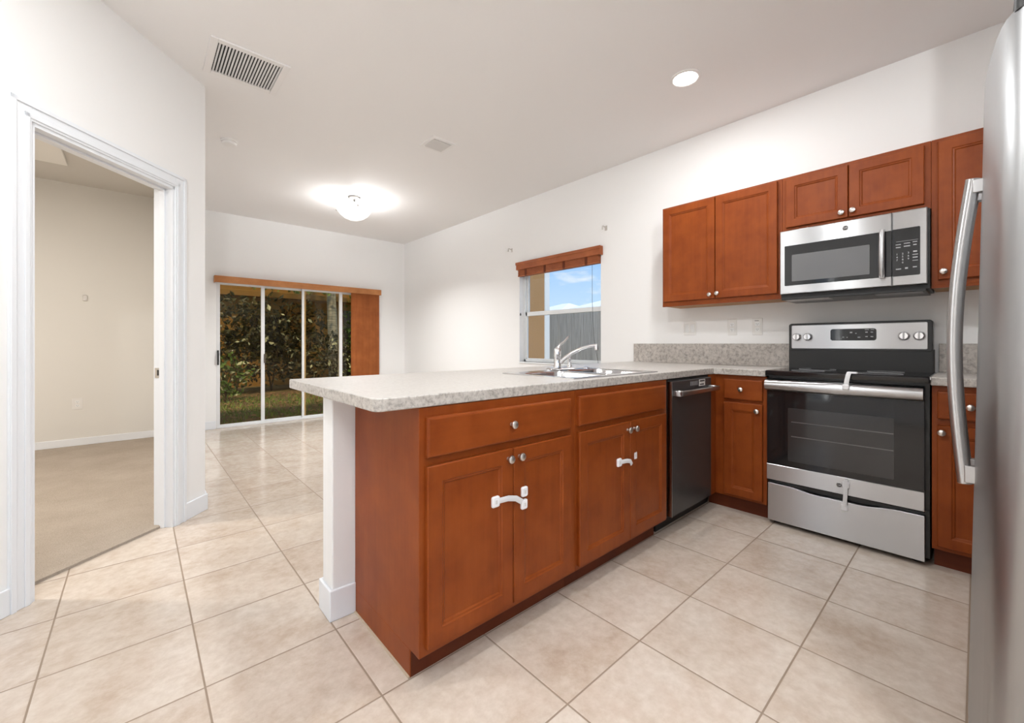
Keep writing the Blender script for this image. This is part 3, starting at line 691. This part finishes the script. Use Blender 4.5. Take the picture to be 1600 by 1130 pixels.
# ------------------------------------------------------------------ refrigerator (leans back a little)
rf = thing('refrigerator', 'tall stainless refrigerator at the near end, seen edge-on with a bowed handle', 'refrigerator', (1.85, -.45, 0))
LEAN = .018
def ysh(z): return -(z-1.15)*LEAN
PR = [(1.42, -.115), (1.421, -.092), (1.426, -.072), (1.435, -.056), (1.45, -.043), (1.48, -.031), (1.51, -.0245), (1.56, -.018), (1.62, -.0125), (1.70, -.006), (1.78, -.0022), (1.842, -.001)]
PR2 = [(1.850, -.001), (1.92, -.004), (2.02, -.012), (2.12, -.022), (2.20, -.034), (2.24, -.050), (2.262, -.08), (2.266, -.115)]
def fdoor(name, prof, z0, z1, dy=0.0):
    rings = []
    for z, ins in ((z0, .004), (z0+.006, 0), (z1-.010, 0), (z1-.003, .004), (z1, .012)):
        rings.append([(x + (ins if x < 1.845 else -ins)*(1 if abs(x-1.846) > .3 else 0), min(y-ins, 1) + dy + ysh(z), z) for x, y in prof])
    rings = [r + [(r[-1][0], -.118+ysh(r[0][2]), r[0][2]), (r[0][0], -.118+ysh(r[0][2]), r[0][2])] if False else r for r in rings]
    return MB().loft(rings).build(name, 'steelv', rf, smooth=True)
fd1 = fdoor('door', PR, .062, 1.90)
fd2 = fdoor('door', PR2, .062, 1.90)
b = MB(); rings = []
for z in (.03, 1.885): rings.append([(x, y+ysh(z), z) for x, y in ((1.424, -.128), (2.262, -.128), (2.262, -.80), (1.424, -.80))])
b.loft(rings).build('cabinet_body', 'fridgeside', rf, bev=.006)
tag(MB().box(1.44, 2.25, -.12, -.10, 0, .055).build('kick_plate', 'blackp', rf), 'black kick plate')
def fhandle(x, parent):
    pts = []; n = 18
    for k in range(n+1):
        s_ = k/n; z = .742 + (1.625-.742)*s_
        pts.append((x, .016+.030*math.sin(math.pi*s_)+ysh(z), z))
    m_ = MB().tube(pts, .0145, 14, sq=(1.1, .75))
    for z in (.752, 1.612):
        m_.box(x-.013, x+.013, -.006+ysh(z), .018+ysh(z), z-.030 if z > 1 else z-.004, z+.008 if z > 1 else z+.045)
    return tag(m_.build('handle', 'steel', parent, smooth=True, bev=.002), 'long bowed steel bar handle')
fhandle(1.795, fd1); fhandle(1.905, fd2)
h = MB().frame((0, 0, 1.886), (1, 0, 0), (0, 1, 0), (0, 0, 1)).rrect(1.435, 1.53, -.20, -.055, .02, [(0, 0), (0, .030), (.006, .036)])
tag(h.build('hinge_cover', 'blackp', rf, smooth=True), 'dark plastic hinge cover')
tag(MB().lathe([(.010, 0), (.010, .012), (.004, .016)], 12, (1.455, -.075, 1.90)).build('hinge_pin', 'chrome', rf, smooth=True), 'bright hinge pin')

# ------------------------------------------------------------------ child safety latches
def pad(mb, O, U, V, W, a, b, w=.030, h=.036):
    return mb.frame(O, U, V, W).rrect(a-w/2, a+w/2, b-h/2, b+h/2, .008, [(0, 0), (0, .006), (.004, .010)])
fp = F_pen(1.2295); fpS = F_pen(1.2205)
def pad_on(name, parent, fr, a, b, **k):
    o = pad(MB(), *fr, a, b, **k).build(name, 'latchw', parent, smooth=True)
    O, U, V, W = [Vector(q) for q in fr]
    MB().frame(O+W*.0102, U, V, W).box(a-.005, a+.005, b-.007, b+.007, 0, .0006).build('press_mark', 'ventgrey', o); return o
l1 = thing('safety_latch', 'white strap latch across the doors of the peninsula end cabinet', 'child latch', (1.08, 1.21, .53), 'white child safety latches')
pad_on('pad', l1, fp, 1.017, .547, w=.038, h=.042)
pad_on('pad', l1, fpS, 1.158, .505, w=.034, h=.040)
st_ = MB().tube([(1.030, 1.221, .549), (1.07, 1.212, .551), (1.11, 1.211, .541), (1.150, 1.2145, .515)], .0085, 8, sq=(.3, 1.3)).build('strap', 'strap', l1, smooth=True)
l2 = thing('safety_latch_pad', 'loose square white latch pad above the strap on the end cabinet door', 'child latch', (1.159, 1.22, .552), 'white child safety latches')
pad_on('pad', l2, fpS, 1.160, .555, w=.034, h=.040)
l3 = thing('safety_latch', 'white latch with a short hanging strap on the left sink cabinet door', 'child latch', (1.85, 1.21, .54), 'white child safety latches')
pad_on('pad', l3, fp, 1.840, .540, w=.038, h=.042)
MB().tube([(1.852, 1.221, .541), (1.885, 1.210, .544), (1.915, 1.208, .537), (1.928, 1.208, .518)], .0085, 8, sq=(.3, 1.3)).build('strap', 'strap', l3, smooth=True)
l4 = thing('safety_latch_pad', 'single square white latch pad on the right sink cabinet door', 'child latch', (1.985, 1.22, .55), 'white child safety latches')
pad_on('pad', l4, F_pen(1.2295), 1.984, .551, w=.034, h=.042)
l5 = thing('safety_latch', 'white strap latch hooked from the oven handle up over the cooktop edge', 'child latch', (2.95, .49, .92), 'white child safety latches')
frl = F_run(2.966)
pad(MB(), *frl, .494, .905, w=.032, h=.030).build('pad', 'latchw', l5, smooth=True)
MB().tube([(2.962, .492, .915), (2.966, .489, .945), (2.978, .485, .975), (2.990, .482, .988)], .009, 8, sq=(1.2, .3)).build('strap', 'strap', l5, smooth=True)
MB().frame((2.985, .470, .9815), (1, 0, 0), (0, 1, 0), (0, 0, 1)).rrect(0, .032, -.022, .022, .006, [(0, 0), (0, .006), (.003, .009)]).build('anchor_pad', 'latchw', l5, smooth=True)
l6 = thing('safety_latch', 'white strap latch joining the oven door to the drawer below', 'child latch', (3.0, .505, .28), 'white child safety latches')
frl = F_run(3.0118)
pad(MB(), *frl, .500, .345, w=.032, h=.040).build('pad', 'latchw', l6, smooth=True)
pad(MB(), *frl, .507, .214, w=.032, h=.038).build('pad', 'latchw', l6, smooth=True)
MB().tube([(3.004, .500, .376), (3.0015, .500, .345), (3.001, .502, .28), (3.0015, .506, .22)], .0075, 8, sq=(1.3, .3)).build('strap', 'strap', l6, smooth=True)

# ------------------------------------------------------------------ outlets, hooks, brackets
def plate_(name, label, cat, O, U, W, w, h, kind, group=None):
    g = thing(name, label, cat, O, group); fr = (O, U, (0, 0, 1), W)
    MB().frame(*fr).rrect(-w/2, w/2, -h/2, h/2, .005, [(0, 0), (0, .003), (.003, .0055)]).build('cover_plate', 'plate', g, smooth=True)
    if kind == 'rocker2':
        for a in (-.024, .024): MB().frame(*fr).rrect(a-.016, a+.016, -.034, .034, .002, [(0, .004), (0, .0085), (.002, .0095)]).build('rocker', 'white', g, smooth=True)
    else:
        for b_ in (-.021, .021):
            q = MB().frame(*fr).rrect(-.016, .016, b_-.014, b_+.014, .006, [(0, .004), (0, .0075)]).build('socket', 'white', g)
            MB().frame(*fr).box(-.007, -.005, b_-.003, b_+.007, .0072, .0079).box(.005, .007, b_-.003, b_+.006, .0072, .0079).box(-.002, .002, b_-.010, b_-.006, .0072, .0079).build('slots', 'slot', q)
        if kind == 'gfci': MB().frame(*fr).box(-.018, .010, .044, .048, .0052, .0062).build('mark', 'slot', g)
        else: MB().frame(*fr).lathe([(.003, .005), (.003, .0065)], 10, (0, 0, 0), (0, 0, 1)).build('screw', 'nickel', g)
    return g
WN = (-1, 0, 0); UU = (0, -1, 0)
plate_('light_switch', 'double rocker switch plate on the wall nearest the window', 'switch', (XW, 1.664, 1.281), UU, WN, .106, .118, 'rocker2')
plate_('outlet', 'white outlet in the middle of the three wall plates under the cabinets', 'outlet', (XW, 1.318, 1.282), UU, WN, .072, .130, 'duplex', 'kitchen outlets')
plate_('outlet', 'white outlet with a dark mark at its top, closest to the range', 'outlet', (XW, 1.134, 1.281), UU, WN, .072, .130, 'gfci', 'kitchen outlets')
plate_('outlet', 'white outlet low on the bedroom wall', 'outlet', (-.491, 6.7, .48), (1, 0, 0), (0, -1, 0), .085, .125, 'duplex')
tag(MB().frame((-.431, 6.7, 1.661), (1, 0, 0), (0, 0, 1), (0, -1, 0)).rrect(-.018, .018, -.032, .032, .006, [(0, 0), (0, .008), (.003, .010)]).box(-.008, .012, -.030, -.004, .010, .016).build('wall_hook', 'nickel'), 'small metal hook alone on the bedroom wall', 'hook')
def bracket(label, y, z):
    g = thing('curtain_bracket', label, 'bracket', (XW, y, z), 'curtain rod brackets over the window')
    MB().box(XW-.004, XW, y-.014, y+.014, z-.03, z+.02).build('plate', 'nickel', g, bev=.001)
    MB().tube([(XW-.004, y, z), (XW-.055, y, z+.008), (XW-.062, y, z+.002), (XW-.064, y, z-.03)], .006, 8).build('arm', 'nickel', g, smooth=True)
bracket('small metal curtain rod bracket above the far end of the window', 3.975, 2.348)
bracket('small metal curtain rod bracket above the near end of the window', 2.535, 2.335)

# ------------------------------------------------------------------ window blind and patio blind
bl = thing('window_blind', 'raised wooden blind with valance across the top of the kitchen window', 'blind', (3.54, 3.2, 2.0))
v_ = MB().box(3.515, 3.527, 2.572, 3.840, 2.063, 2.155).box(3.509, 3.516, 2.566, 3.846, 2.122, 2.155).box(3.527, XW-.001, 2.572, 2.584, 2.063, 2.155).box(3.527, XW-.001, 3.828, 3.840, 2.063, 2.155)
v_.build('valance', 'blindwood', bl, bev=.003)
sl = MB()
for k in range(7):
    z = 1.998+k*.0105; sl.box(3.530, 3.582, 2.604, 3.818, z, z+.0085)
sl.box(3.528, 3.584, 2.604, 3.818, 1.980, 1.996)
sl.build('slat_stack', 'blindwood', bl, bev=.0015)
for y in (2.76, 3.07, 3.36, 3.68):
    MB().box(3.5265, 3.5295, y-.016, y+.016, 1.978, 2.07).build('ladder_tape', 'wooddark', bl)
MB().tube([(3.555, 3.80, 1.99), (3.556, 3.80, 1.53)], .002, 6).build('cord', 'white', bl)
tag(MB().lathe([(.003, .03), (.009, .015), (.010, 0), (.003, -.004)], 12, (3.556, 3.80, 1.502)).build('tassel', 'slot', bl, smooth=True), 'dark cord tassel')
MB().tube([(3.555, 2.70, 1.99), (3.556, 2.70, 1.6), (3.560, 2.68, 1.2), (3.566, 2.63, .945)], .002, 6).build('cord', 'slot', bl)
vb = thing('vertical_blind', 'wood-toned vertical blind stacked at the right of the sliding door under its long valance', 'blind', (1.93, 6.8, 1.0))
vx = MB().box(.768, 3.092, 6.762, 6.776, 1.970, 2.060).box(.768, .782, 6.776, YW-.001, 1.970, 2.060).box(3.078, 3.092, 6.776, YW-.001, 1.970, 2.060).box(.768, 3.092, 6.776, YW-.001, 2.052, 2.060)
vx.build('valance', 'valance', vb, bev=.003)
tag(MB().box(.80, 3.07, 6.795, 6.83, 2.005, 2.052).build('head_rail', 'white', vb), 'white head rail')
nv = 22
for k in range(nv):
    x = 2.630+k*(3.033-2.630)/(nv-1); an = R(128 + (k % 3)*3); dx, dy = .040*math.cos(an), .040*math.sin(an)
    q = []
    for s_ in (-1, -.5, 0, .5, 1):
        cv = .004*(1-s_*s_); q.append((x+dx*s_-dy/.04*cv, 6.805+dy*s_+dx/.04*cv))
    p2 = [(a+.0012, b_) for a, b_ in q]
    MB().loft([[(a, b_, z) for a, b_ in q] + [(a, b_, z) for a, b_ in p2[::-1]] for z in (.03, 2.004)]).build('vane', 'vane', vb)

# ------------------------------------------------------------------ ceiling fittings
av = thing('ceiling_vent', 'large white return air grille with dark slots near the doorway', 'vent', (.53, 3.15, ZT))
gx0, gx1, gy0, gy1 = .318, .738, 2.945, 3.358; m = .040
MB().box(gx0, gx0+m, gy0, gy1, ZT-.010, ZT).box(gx1-m, gx1, gy0, gy1, ZT-.010, ZT).box(gx0+m, gx1-m, gy0, gy0+m, ZT-.010, ZT).box(gx0+m, gx1-m, gy1-m, gy1, ZT-.010, ZT).build('frame', 'ventwhite', av, bev=.003)
MB().box(gx0+m, gx1-m, gy0+m, gy1-m, ZT-.001, ZT-.0002).build('cavity', 'ventdark', av)
ns = 20
for k in range(ns):
    x = gx0+m+(gx1-gx0-2*m)*(k+.5)/ns
    MB().add([(x-.0030, gy0+m, ZT-.0012), (x+.0040, gy0+m, ZT-.009), (x+.0040, gy1-m, ZT-.009), (x-.0030, gy1-m, ZT-.0012), (x-.0018, gy0+m, ZT-.0008), (x+.0052, gy0+m, ZT-.0086), (x+.0052, gy1-m, ZT-.0086), (x-.0018, gy1-m, ZT-.0008)],
             [(0, 1, 2, 3), (4, 7, 6, 5), (0, 4, 5, 1), (3, 2, 6, 7), (1, 5, 6, 2), (0, 3, 7, 4)]).build('slat', 'ventwhite', av)
sv = thing('ceiling_vent', 'small square supply vent in the middle of the ceiling', 'vent', (2.0, 3.22, ZT))
x0, x1, y0, y1 = 1.882, 2.125, 3.104, 3.345
MB().frame((0, 0, ZT), (1, 0, 0), (0, 1, 0), (0, 0, -1)).rect(x0, x1, y0, y1, [(0, 0), (.004, .008), (.028, .008), (.032, .004)]).build('frame', 'ventwhite', sv)
MB().box(x0+.036, x1-.036, y0+.036, y1-.036, ZT-.012, ZT-.004).build('face', 'ventgrey', sv, bev=.002)
sd = thing('smoke_detector', 'round white smoke detector on the ceiling above the doorway corner', 'smoke detector', (.605, 4.39, ZT))
MB().lathe([(.066, 0), (.066, -.008), (.060, -.012)], 28, (.605, 4.39, ZT)).build('base', 'ventwhite', sd, smooth=True)
MB().lathe([(.056, -.012), (.058, -.022), (.050, -.034), (.030, -.038), (.002, -.039)], 28, (.605, 4.39, ZT)).build('cover', 'ventwhite', sd, smooth=True)
lx, ly = 1.965, 5.056
cl = thing('ceiling_lamp', 'semi-flush ceiling lamp with a glass bowl held by nickel arms', 'lamp', (lx, ly, ZT))
MB().lathe([(.076, 0), (.076, -.012), (.066, -.024), (.040, -.034), (.012, -.036), (.010, -.06)], 30, (lx, ly, ZT)).build('canopy', 'canopy', cl, smooth=True)
RZ = 2.775
bo = [(.195, RZ+.004), (.200, RZ), (.190, RZ-.022), (.160, RZ-.062), (.115, RZ-.098), (.06, RZ-.120), (.002, RZ-.128)]
bi = [(.002, RZ-.122), (.06, RZ-.114), (.112, RZ-.092), (.155, RZ-.058), (.184, RZ-.018), (.192, RZ+.002)]
MB().lathe([(r, h-ZT) for r, h in bo+bi], 40, (lx, ly, ZT), cap=False).build('glass_bowl', 'bowl', cl, smooth=True)
for k in range(3):
    an = R(20+120*k); c_, s_ = math.cos(an), math.sin(an)
    pr_ = [(.035, ZT-.03), (.050, ZT-.06), (.075, ZT-.095), (.115, ZT-.125), (.160, RZ+.012), (.200, RZ+.006), (.212, RZ-.008)]
    MB().tube([(lx+r*c_, ly+r*s_, z) for r, z in pr_], .0055, 8).build('arm', 'canopy', cl, smooth=True)
    MB().lathe([(.003, .014), (.010, .008), (.011, 0), (.006, -.010)], 10, (lx+.212*c_, ly+.212*s_, RZ-.004)).build('finial', 'nickel', cl, smooth=True)
bs = MB().lathe([(.012, -.06), (.014, -.09), (.010, -.1)], 12, (lx, ly, ZT)).build('lamp_holder', 'nickel', cl)
MB().lathe([(.002, -.10), (.018, -.108), (.024, -.125), (.016, -.145), (.002, -.150)], 16, (lx, ly, ZT)).build('bulb', 'bulb', bs, smooth=True)
pl = D.lights.new('ceiling_lamp_light', 'POINT'); pl.energy = 17; pl.shadow_soft_size = .04; pl.color = (.97, .985, 1)
po = D.objects.new('ceiling_lamp_light', pl); po.location = (lx+.05, ly+.05, 2.795); COL.objects.link(po)
area('ceiling_lamp_glow', (lx, ly, RZ-.135), 27, .26, color=(.97, .99, 1), spread=140)
ll = thing('ceiling_lamp', 'added unseen glass bowl ceiling lamp behind the camera, for fill light', 'lamp', (-.6, -1.7, ZT))  # lamp added out of view to brighten ceiling and walls
MB().lathe([(.076, 0), (.076, -.012), (.066, -.024), (.012, -.036), (.010, -.16)], 30, (-.6, -1.7, ZT)).build('canopy', 'nickel', ll, smooth=True)
MB().lathe([(r, h-ZT) for r, h in bo+bi], 40, (-.6, -1.7, ZT), cap=False).build('glass_bowl', 'bowl', ll, smooth=True)
p2_ = D.lights.new('rear_lamp_fill', 'POINT'); p2_.energy = 100; p2_.shadow_soft_size = .03; p2_.color = (.96, .985, 1)
q2_ = D.objects.new('rear_lamp_fill', p2_); q2_.location = (-.54, -1.65, 2.822); COL.objects.link(q2_)
CANL = ['recessed ceiling light shining above the corner by the range', 'recessed ceiling light over the kitchen aisle', 'recessed ceiling light in front of the doorway', 'recessed ceiling light in front of the refrigerator', 'recessed ceiling light behind and left of the camera', 'recessed ceiling light farthest behind the camera']
for (x, y), lab in zip(CANS, CANL):
    g = thing('recessed_light', lab, 'lamp', (x, y, ZT), 'recessed ceiling lights')
    MB().lathe([(.098, 0), (.098, -.004), (.080, -.007), (.074, -.003), (.074, 0)], 32, (x, y, ZT), cap=False).build('trim_ring', 'ventwhite', g, smooth=True)
    MB().lathe([(.074, -.0032), (.002, -.0034)], 32, (x, y, ZT)).build('lens', 'emit', g)
# lamp added out of sight beyond the doorway to light the bedroom
bl_ = thing('bedroom_fill_lamp', 'added flush lamp on the bedroom ceiling, outside the doorway view', 'lamp', (-1.9, 4.3, ZT))
MB().lathe([(.14, 0), (.14, -.02), (.12, -.06), (.06, -.085), (.002, -.09)], 24, (-1.9, 4.3, ZT)).build('shade', 'bowl', bl_, smooth=True)
area('bedroom_fill_light', (-1.9, 4.3, ZT-.10), 54, .25, color=(1, .95, .89))

# ------------------------------------------------------------------ outside
struct('ground', MB().box(-14, 24, 7.02, 32, -.12, -.05).box(3.72, 24, -10, 7.02, -.12, -.05), 'ground', 'leaf-strewn soil and lawn of the back yard', 'ground')
def leaves(mb, cx, cy, cz, rx, ry, rz, n, sz, rng, up=.3):
    for _ in range(n):
        while True:
            p = Vector((rng.uniform(-1, 1), rng.uniform(-1, 1), rng.uniform(-1, 1)))
            if .25 < p.length < 1: break
        c = Vector((cx+p.x*rx, cy+p.y*ry, cz+p.z*rz))
        d = Vector((rng.uniform(-1, 1), rng.uniform(-1, 1), rng.uniform(-.6, .8)+up)).normalized()
        e = d.cross(Vector((rng.uniform(-1, 1), rng.uniform(-1, 1), rng.uniform(-1, 1)))).normalized()
        nm = d.cross(e); s = sz*rng.uniform(.6, 1.4)
        a = [c, c+d*s*.5+e*s*.24+nm*s*.06, c+d*s, c+d*s*.5-e*s*.24+nm*s*.06]
        mb.add(a, [(0, 1, 2, 3)])
    return mb
def shrub(label, x, y, h, r, n, m, sz, seed, pale=0, z0=-.05):
    rng = random.Random(seed); g = thing('shrub', label, 'shrub', (x, y, z0), 'shrubs beyond the sliding door')
    leaves(MB(), x, y, z0+h*.54, r, r*.7, h*.5, n, sz, rng).build('foliage', m, g)
    if pale: tag(leaves(MB(), x+.1*r, y-r*.5, z0+h*.5, r*.8, r*.3, h*.38, pale, sz*1.0, rng).build('sun_toned_leaves', 'leafp', g), 'pale leaves with sunlight put into their colour')
    st = MB()
    for k in range(6):
        an = rng.uniform(0, 6.28); st.tube([(x, y, z0), (x+.15*r*math.cos(an), y+.1*r*math.sin(an), z0+h*.35), (x+.55*r*math.cos(an), y+.4*r*math.sin(an), z0+h*.8)], [.016, .012, .005], 6)
    st.build('stems', 'stem', g)
hs = thing('house', 'ochre stucco neighbour house behind the yard hedge', 'house', (2.5, 14, -.05))
MB().box(-6, 12, 13.5, 16, -.05, 5.2).build('wall', 'ochre', hs)
tag(MB().box(-6, 12, 13.2, 13.5, 2.44, 2.60).build('ledge', 'ochre', hs, bev=.01), 'projecting stucco ledge')
wq = MB().box(1.77, 2.02, 13.46, 13.5, .98, 1.42).build('window', 'blackglass', hs); tag(wq, 'small dark window')
tag(MB().box(1.74, 2.05, 13.40, 13.5, .94, .98).build('window_sill', 'stone', hs), 'pale window sill')
MB().box(2.35, 3.2, 13.47, 13.5, .75, 1.95).build('window', 'blackglass', hs)
MB().box(4.9, 5.3, 13.47, 13.5, .0, 2.2).build('window', 'blackglass', hs)
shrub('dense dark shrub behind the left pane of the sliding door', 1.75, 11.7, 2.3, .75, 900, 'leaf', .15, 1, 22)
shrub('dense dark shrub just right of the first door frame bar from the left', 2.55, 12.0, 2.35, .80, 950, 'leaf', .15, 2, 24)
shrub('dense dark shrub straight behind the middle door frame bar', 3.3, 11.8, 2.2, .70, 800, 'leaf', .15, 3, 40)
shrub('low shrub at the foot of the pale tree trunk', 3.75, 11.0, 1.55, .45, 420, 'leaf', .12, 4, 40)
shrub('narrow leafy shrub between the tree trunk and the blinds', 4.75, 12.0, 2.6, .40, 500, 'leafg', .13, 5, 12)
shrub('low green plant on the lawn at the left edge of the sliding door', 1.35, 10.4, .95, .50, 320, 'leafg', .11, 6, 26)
tr = thing('tree', 'slim pale grey tree trunk seen through the right pane of the sliding door', 'tree', (3.80, 11.2, -.05))
MB().tube([(3.86, 11.2, -.05), (3.83, 11.2, .6), (3.80, 11.2, 1.3), (3.77, 11.2, 2.0), (3.74, 11.2, 2.9), (3.70, 11.2, 4.0)], [.16, .135, .125, .115, .105, .08], 14).build('trunk', 'bark', tr, smooth=True)
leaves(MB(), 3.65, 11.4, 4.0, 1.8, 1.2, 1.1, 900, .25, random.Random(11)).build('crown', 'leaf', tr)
leaves(MB(), 2.9, 10.6, 2.62, 1.7, .5, .28, 420, .12, random.Random(12), -.5).build('hanging_branches', 'leafg', tr)
rng = random.Random(21); gb = MB()
for _ in range(5200):
    x = rng.uniform(.2, 5.0); y = rng.uniform(7.15, 10.7)
    if rng.random() > .35+.6*math.sin(x*2.1+y*1.3)**2: continue
    h_ = rng.uniform(.03, .11); a = rng.uniform(0, 6.28); w_ = .009
    lx_, ly_ = rng.uniform(-.05, .05), rng.uniform(-.05, .05)
    gb.add([(x-w_*math.cos(a), y-w_*math.sin(a), -.05), (x+w_*math.cos(a), y+w_*math.sin(a), -.05), (x+lx_, y+ly_, -.05+h_)], [(0, 1, 2)])
tag(gb.build('grass', 'grass'), 'short patchy green grass outside the sliding door', 'grass', kind='stuff')
gb = MB()
for _ in range(1500):
    x = rng.uniform(.2, 5.0); y = rng.uniform(7.2, 11.2); a = rng.uniform(0, 6.28); s = rng.uniform(.025, .05); z = -.045+rng.uniform(0, .05)
    c, sn = math.cos(a), math.sin(a)
    gb.add([(x-c*s, y-sn*s, z), (x+sn*s*.5, y-c*s*.5, z+.006), (x+c*s, y+sn*s, z+.012), (x-sn*s*.5, y+c*s*.5, z+.004)], [(0, 1, 2, 3)])
tag(gb.build('leaf_litter', 'litter'), 'dry brown fallen leaves scattered over the lawn', 'fallen leaves', kind='stuff')
rk = MB(); rr_ = random.Random(5); rings = []
for k, (r_, z) in enumerate(((.03, -.05), (.10, -.02), (.09, .03), (.03, .055))):
    rings.append([(3.40+r_*1.25*math.cos(2*math.pi*i/9)*rr_.uniform(.85, 1.1), 10.7+r_*math.sin(2*math.pi*i/9)*rr_.uniform(.85, 1.1), z) for i in range(9)])
tag(rk.loft(rings).build('rock', 'stone', smooth=True), 'pale stone on the soil near the tree trunk', 'rock')
# view from the kitchen window
nw = thing('house_wing', 'tan stucco wing of the house with a white corner post, left in the kitchen window', 'building', (4.5, 5.2, -.05))
MB().box(3.73, 5.24, 5.0, 5.2, -.05, 4.2).build('wall', 'tan', nw)
MB().box(5.24, 5.36, 4.98, 5.1, -.05, 4.2).build('corner_post', 'vinyl', nw, bev=.01)
fn = thing('fence', 'tall weathered grey board fence outside the kitchen window', 'fence', (6.6, 5, -.05))
fb = MB(); yy = 1.0; rng = random.Random(3)
while yy < 12:
    fb.box(6.5+rng.uniform(0, .008), 6.525, yy, yy+.135, -.04, 1.80+rng.uniform(-.012, .012)); yy += .141
fb.build('boards', 'fence', fn)
MB().box(6.525, 6.56, 1, 12, .3, .39).box(6.525, 6.56, 1, 12, 1.45, 1.54).build('rail', 'fence', fn)
for y in (2.5, 4.9, 7.3, 9.7): MB().box(6.56, 6.65, y, y+.09, -.05, 1.86).build('post', 'fence', fn)
rng = random.Random(9)
for i, (x, y, wd, lab) in enumerate(((22, 20.6, 2.6, 'pale distant roof on the skyline behind the fence, left half'), (22, 17.0, 2.6, 'pale distant roof on the skyline behind the fence, right half'))):
    g = thing('distant_house', lab, 'house', (x, y, -.05), 'distant houses over the fence')
    MB().box(x, x+4, y-wd/2, y+wd/2, -.05, 3.5).build('wall', 'stone', g)
    MB().loft([[(x-.3, y-wd/2-.2, 3.5), (x+4.3, y-wd/2-.2, 3.5), (x+4.3, y+wd/2+.2, 3.5), (x-.3, y+wd/2+.2, 3.5)], [(x+1.9, y-wd/2+1.0, 4.15), (x+2.1, y-wd/2+1.0, 4.15), (x+2.1, y+wd/2-1.0, 4.15), (x+1.9, y+wd/2-1.0, 4.15)]]).build('roof', 'plate', g)
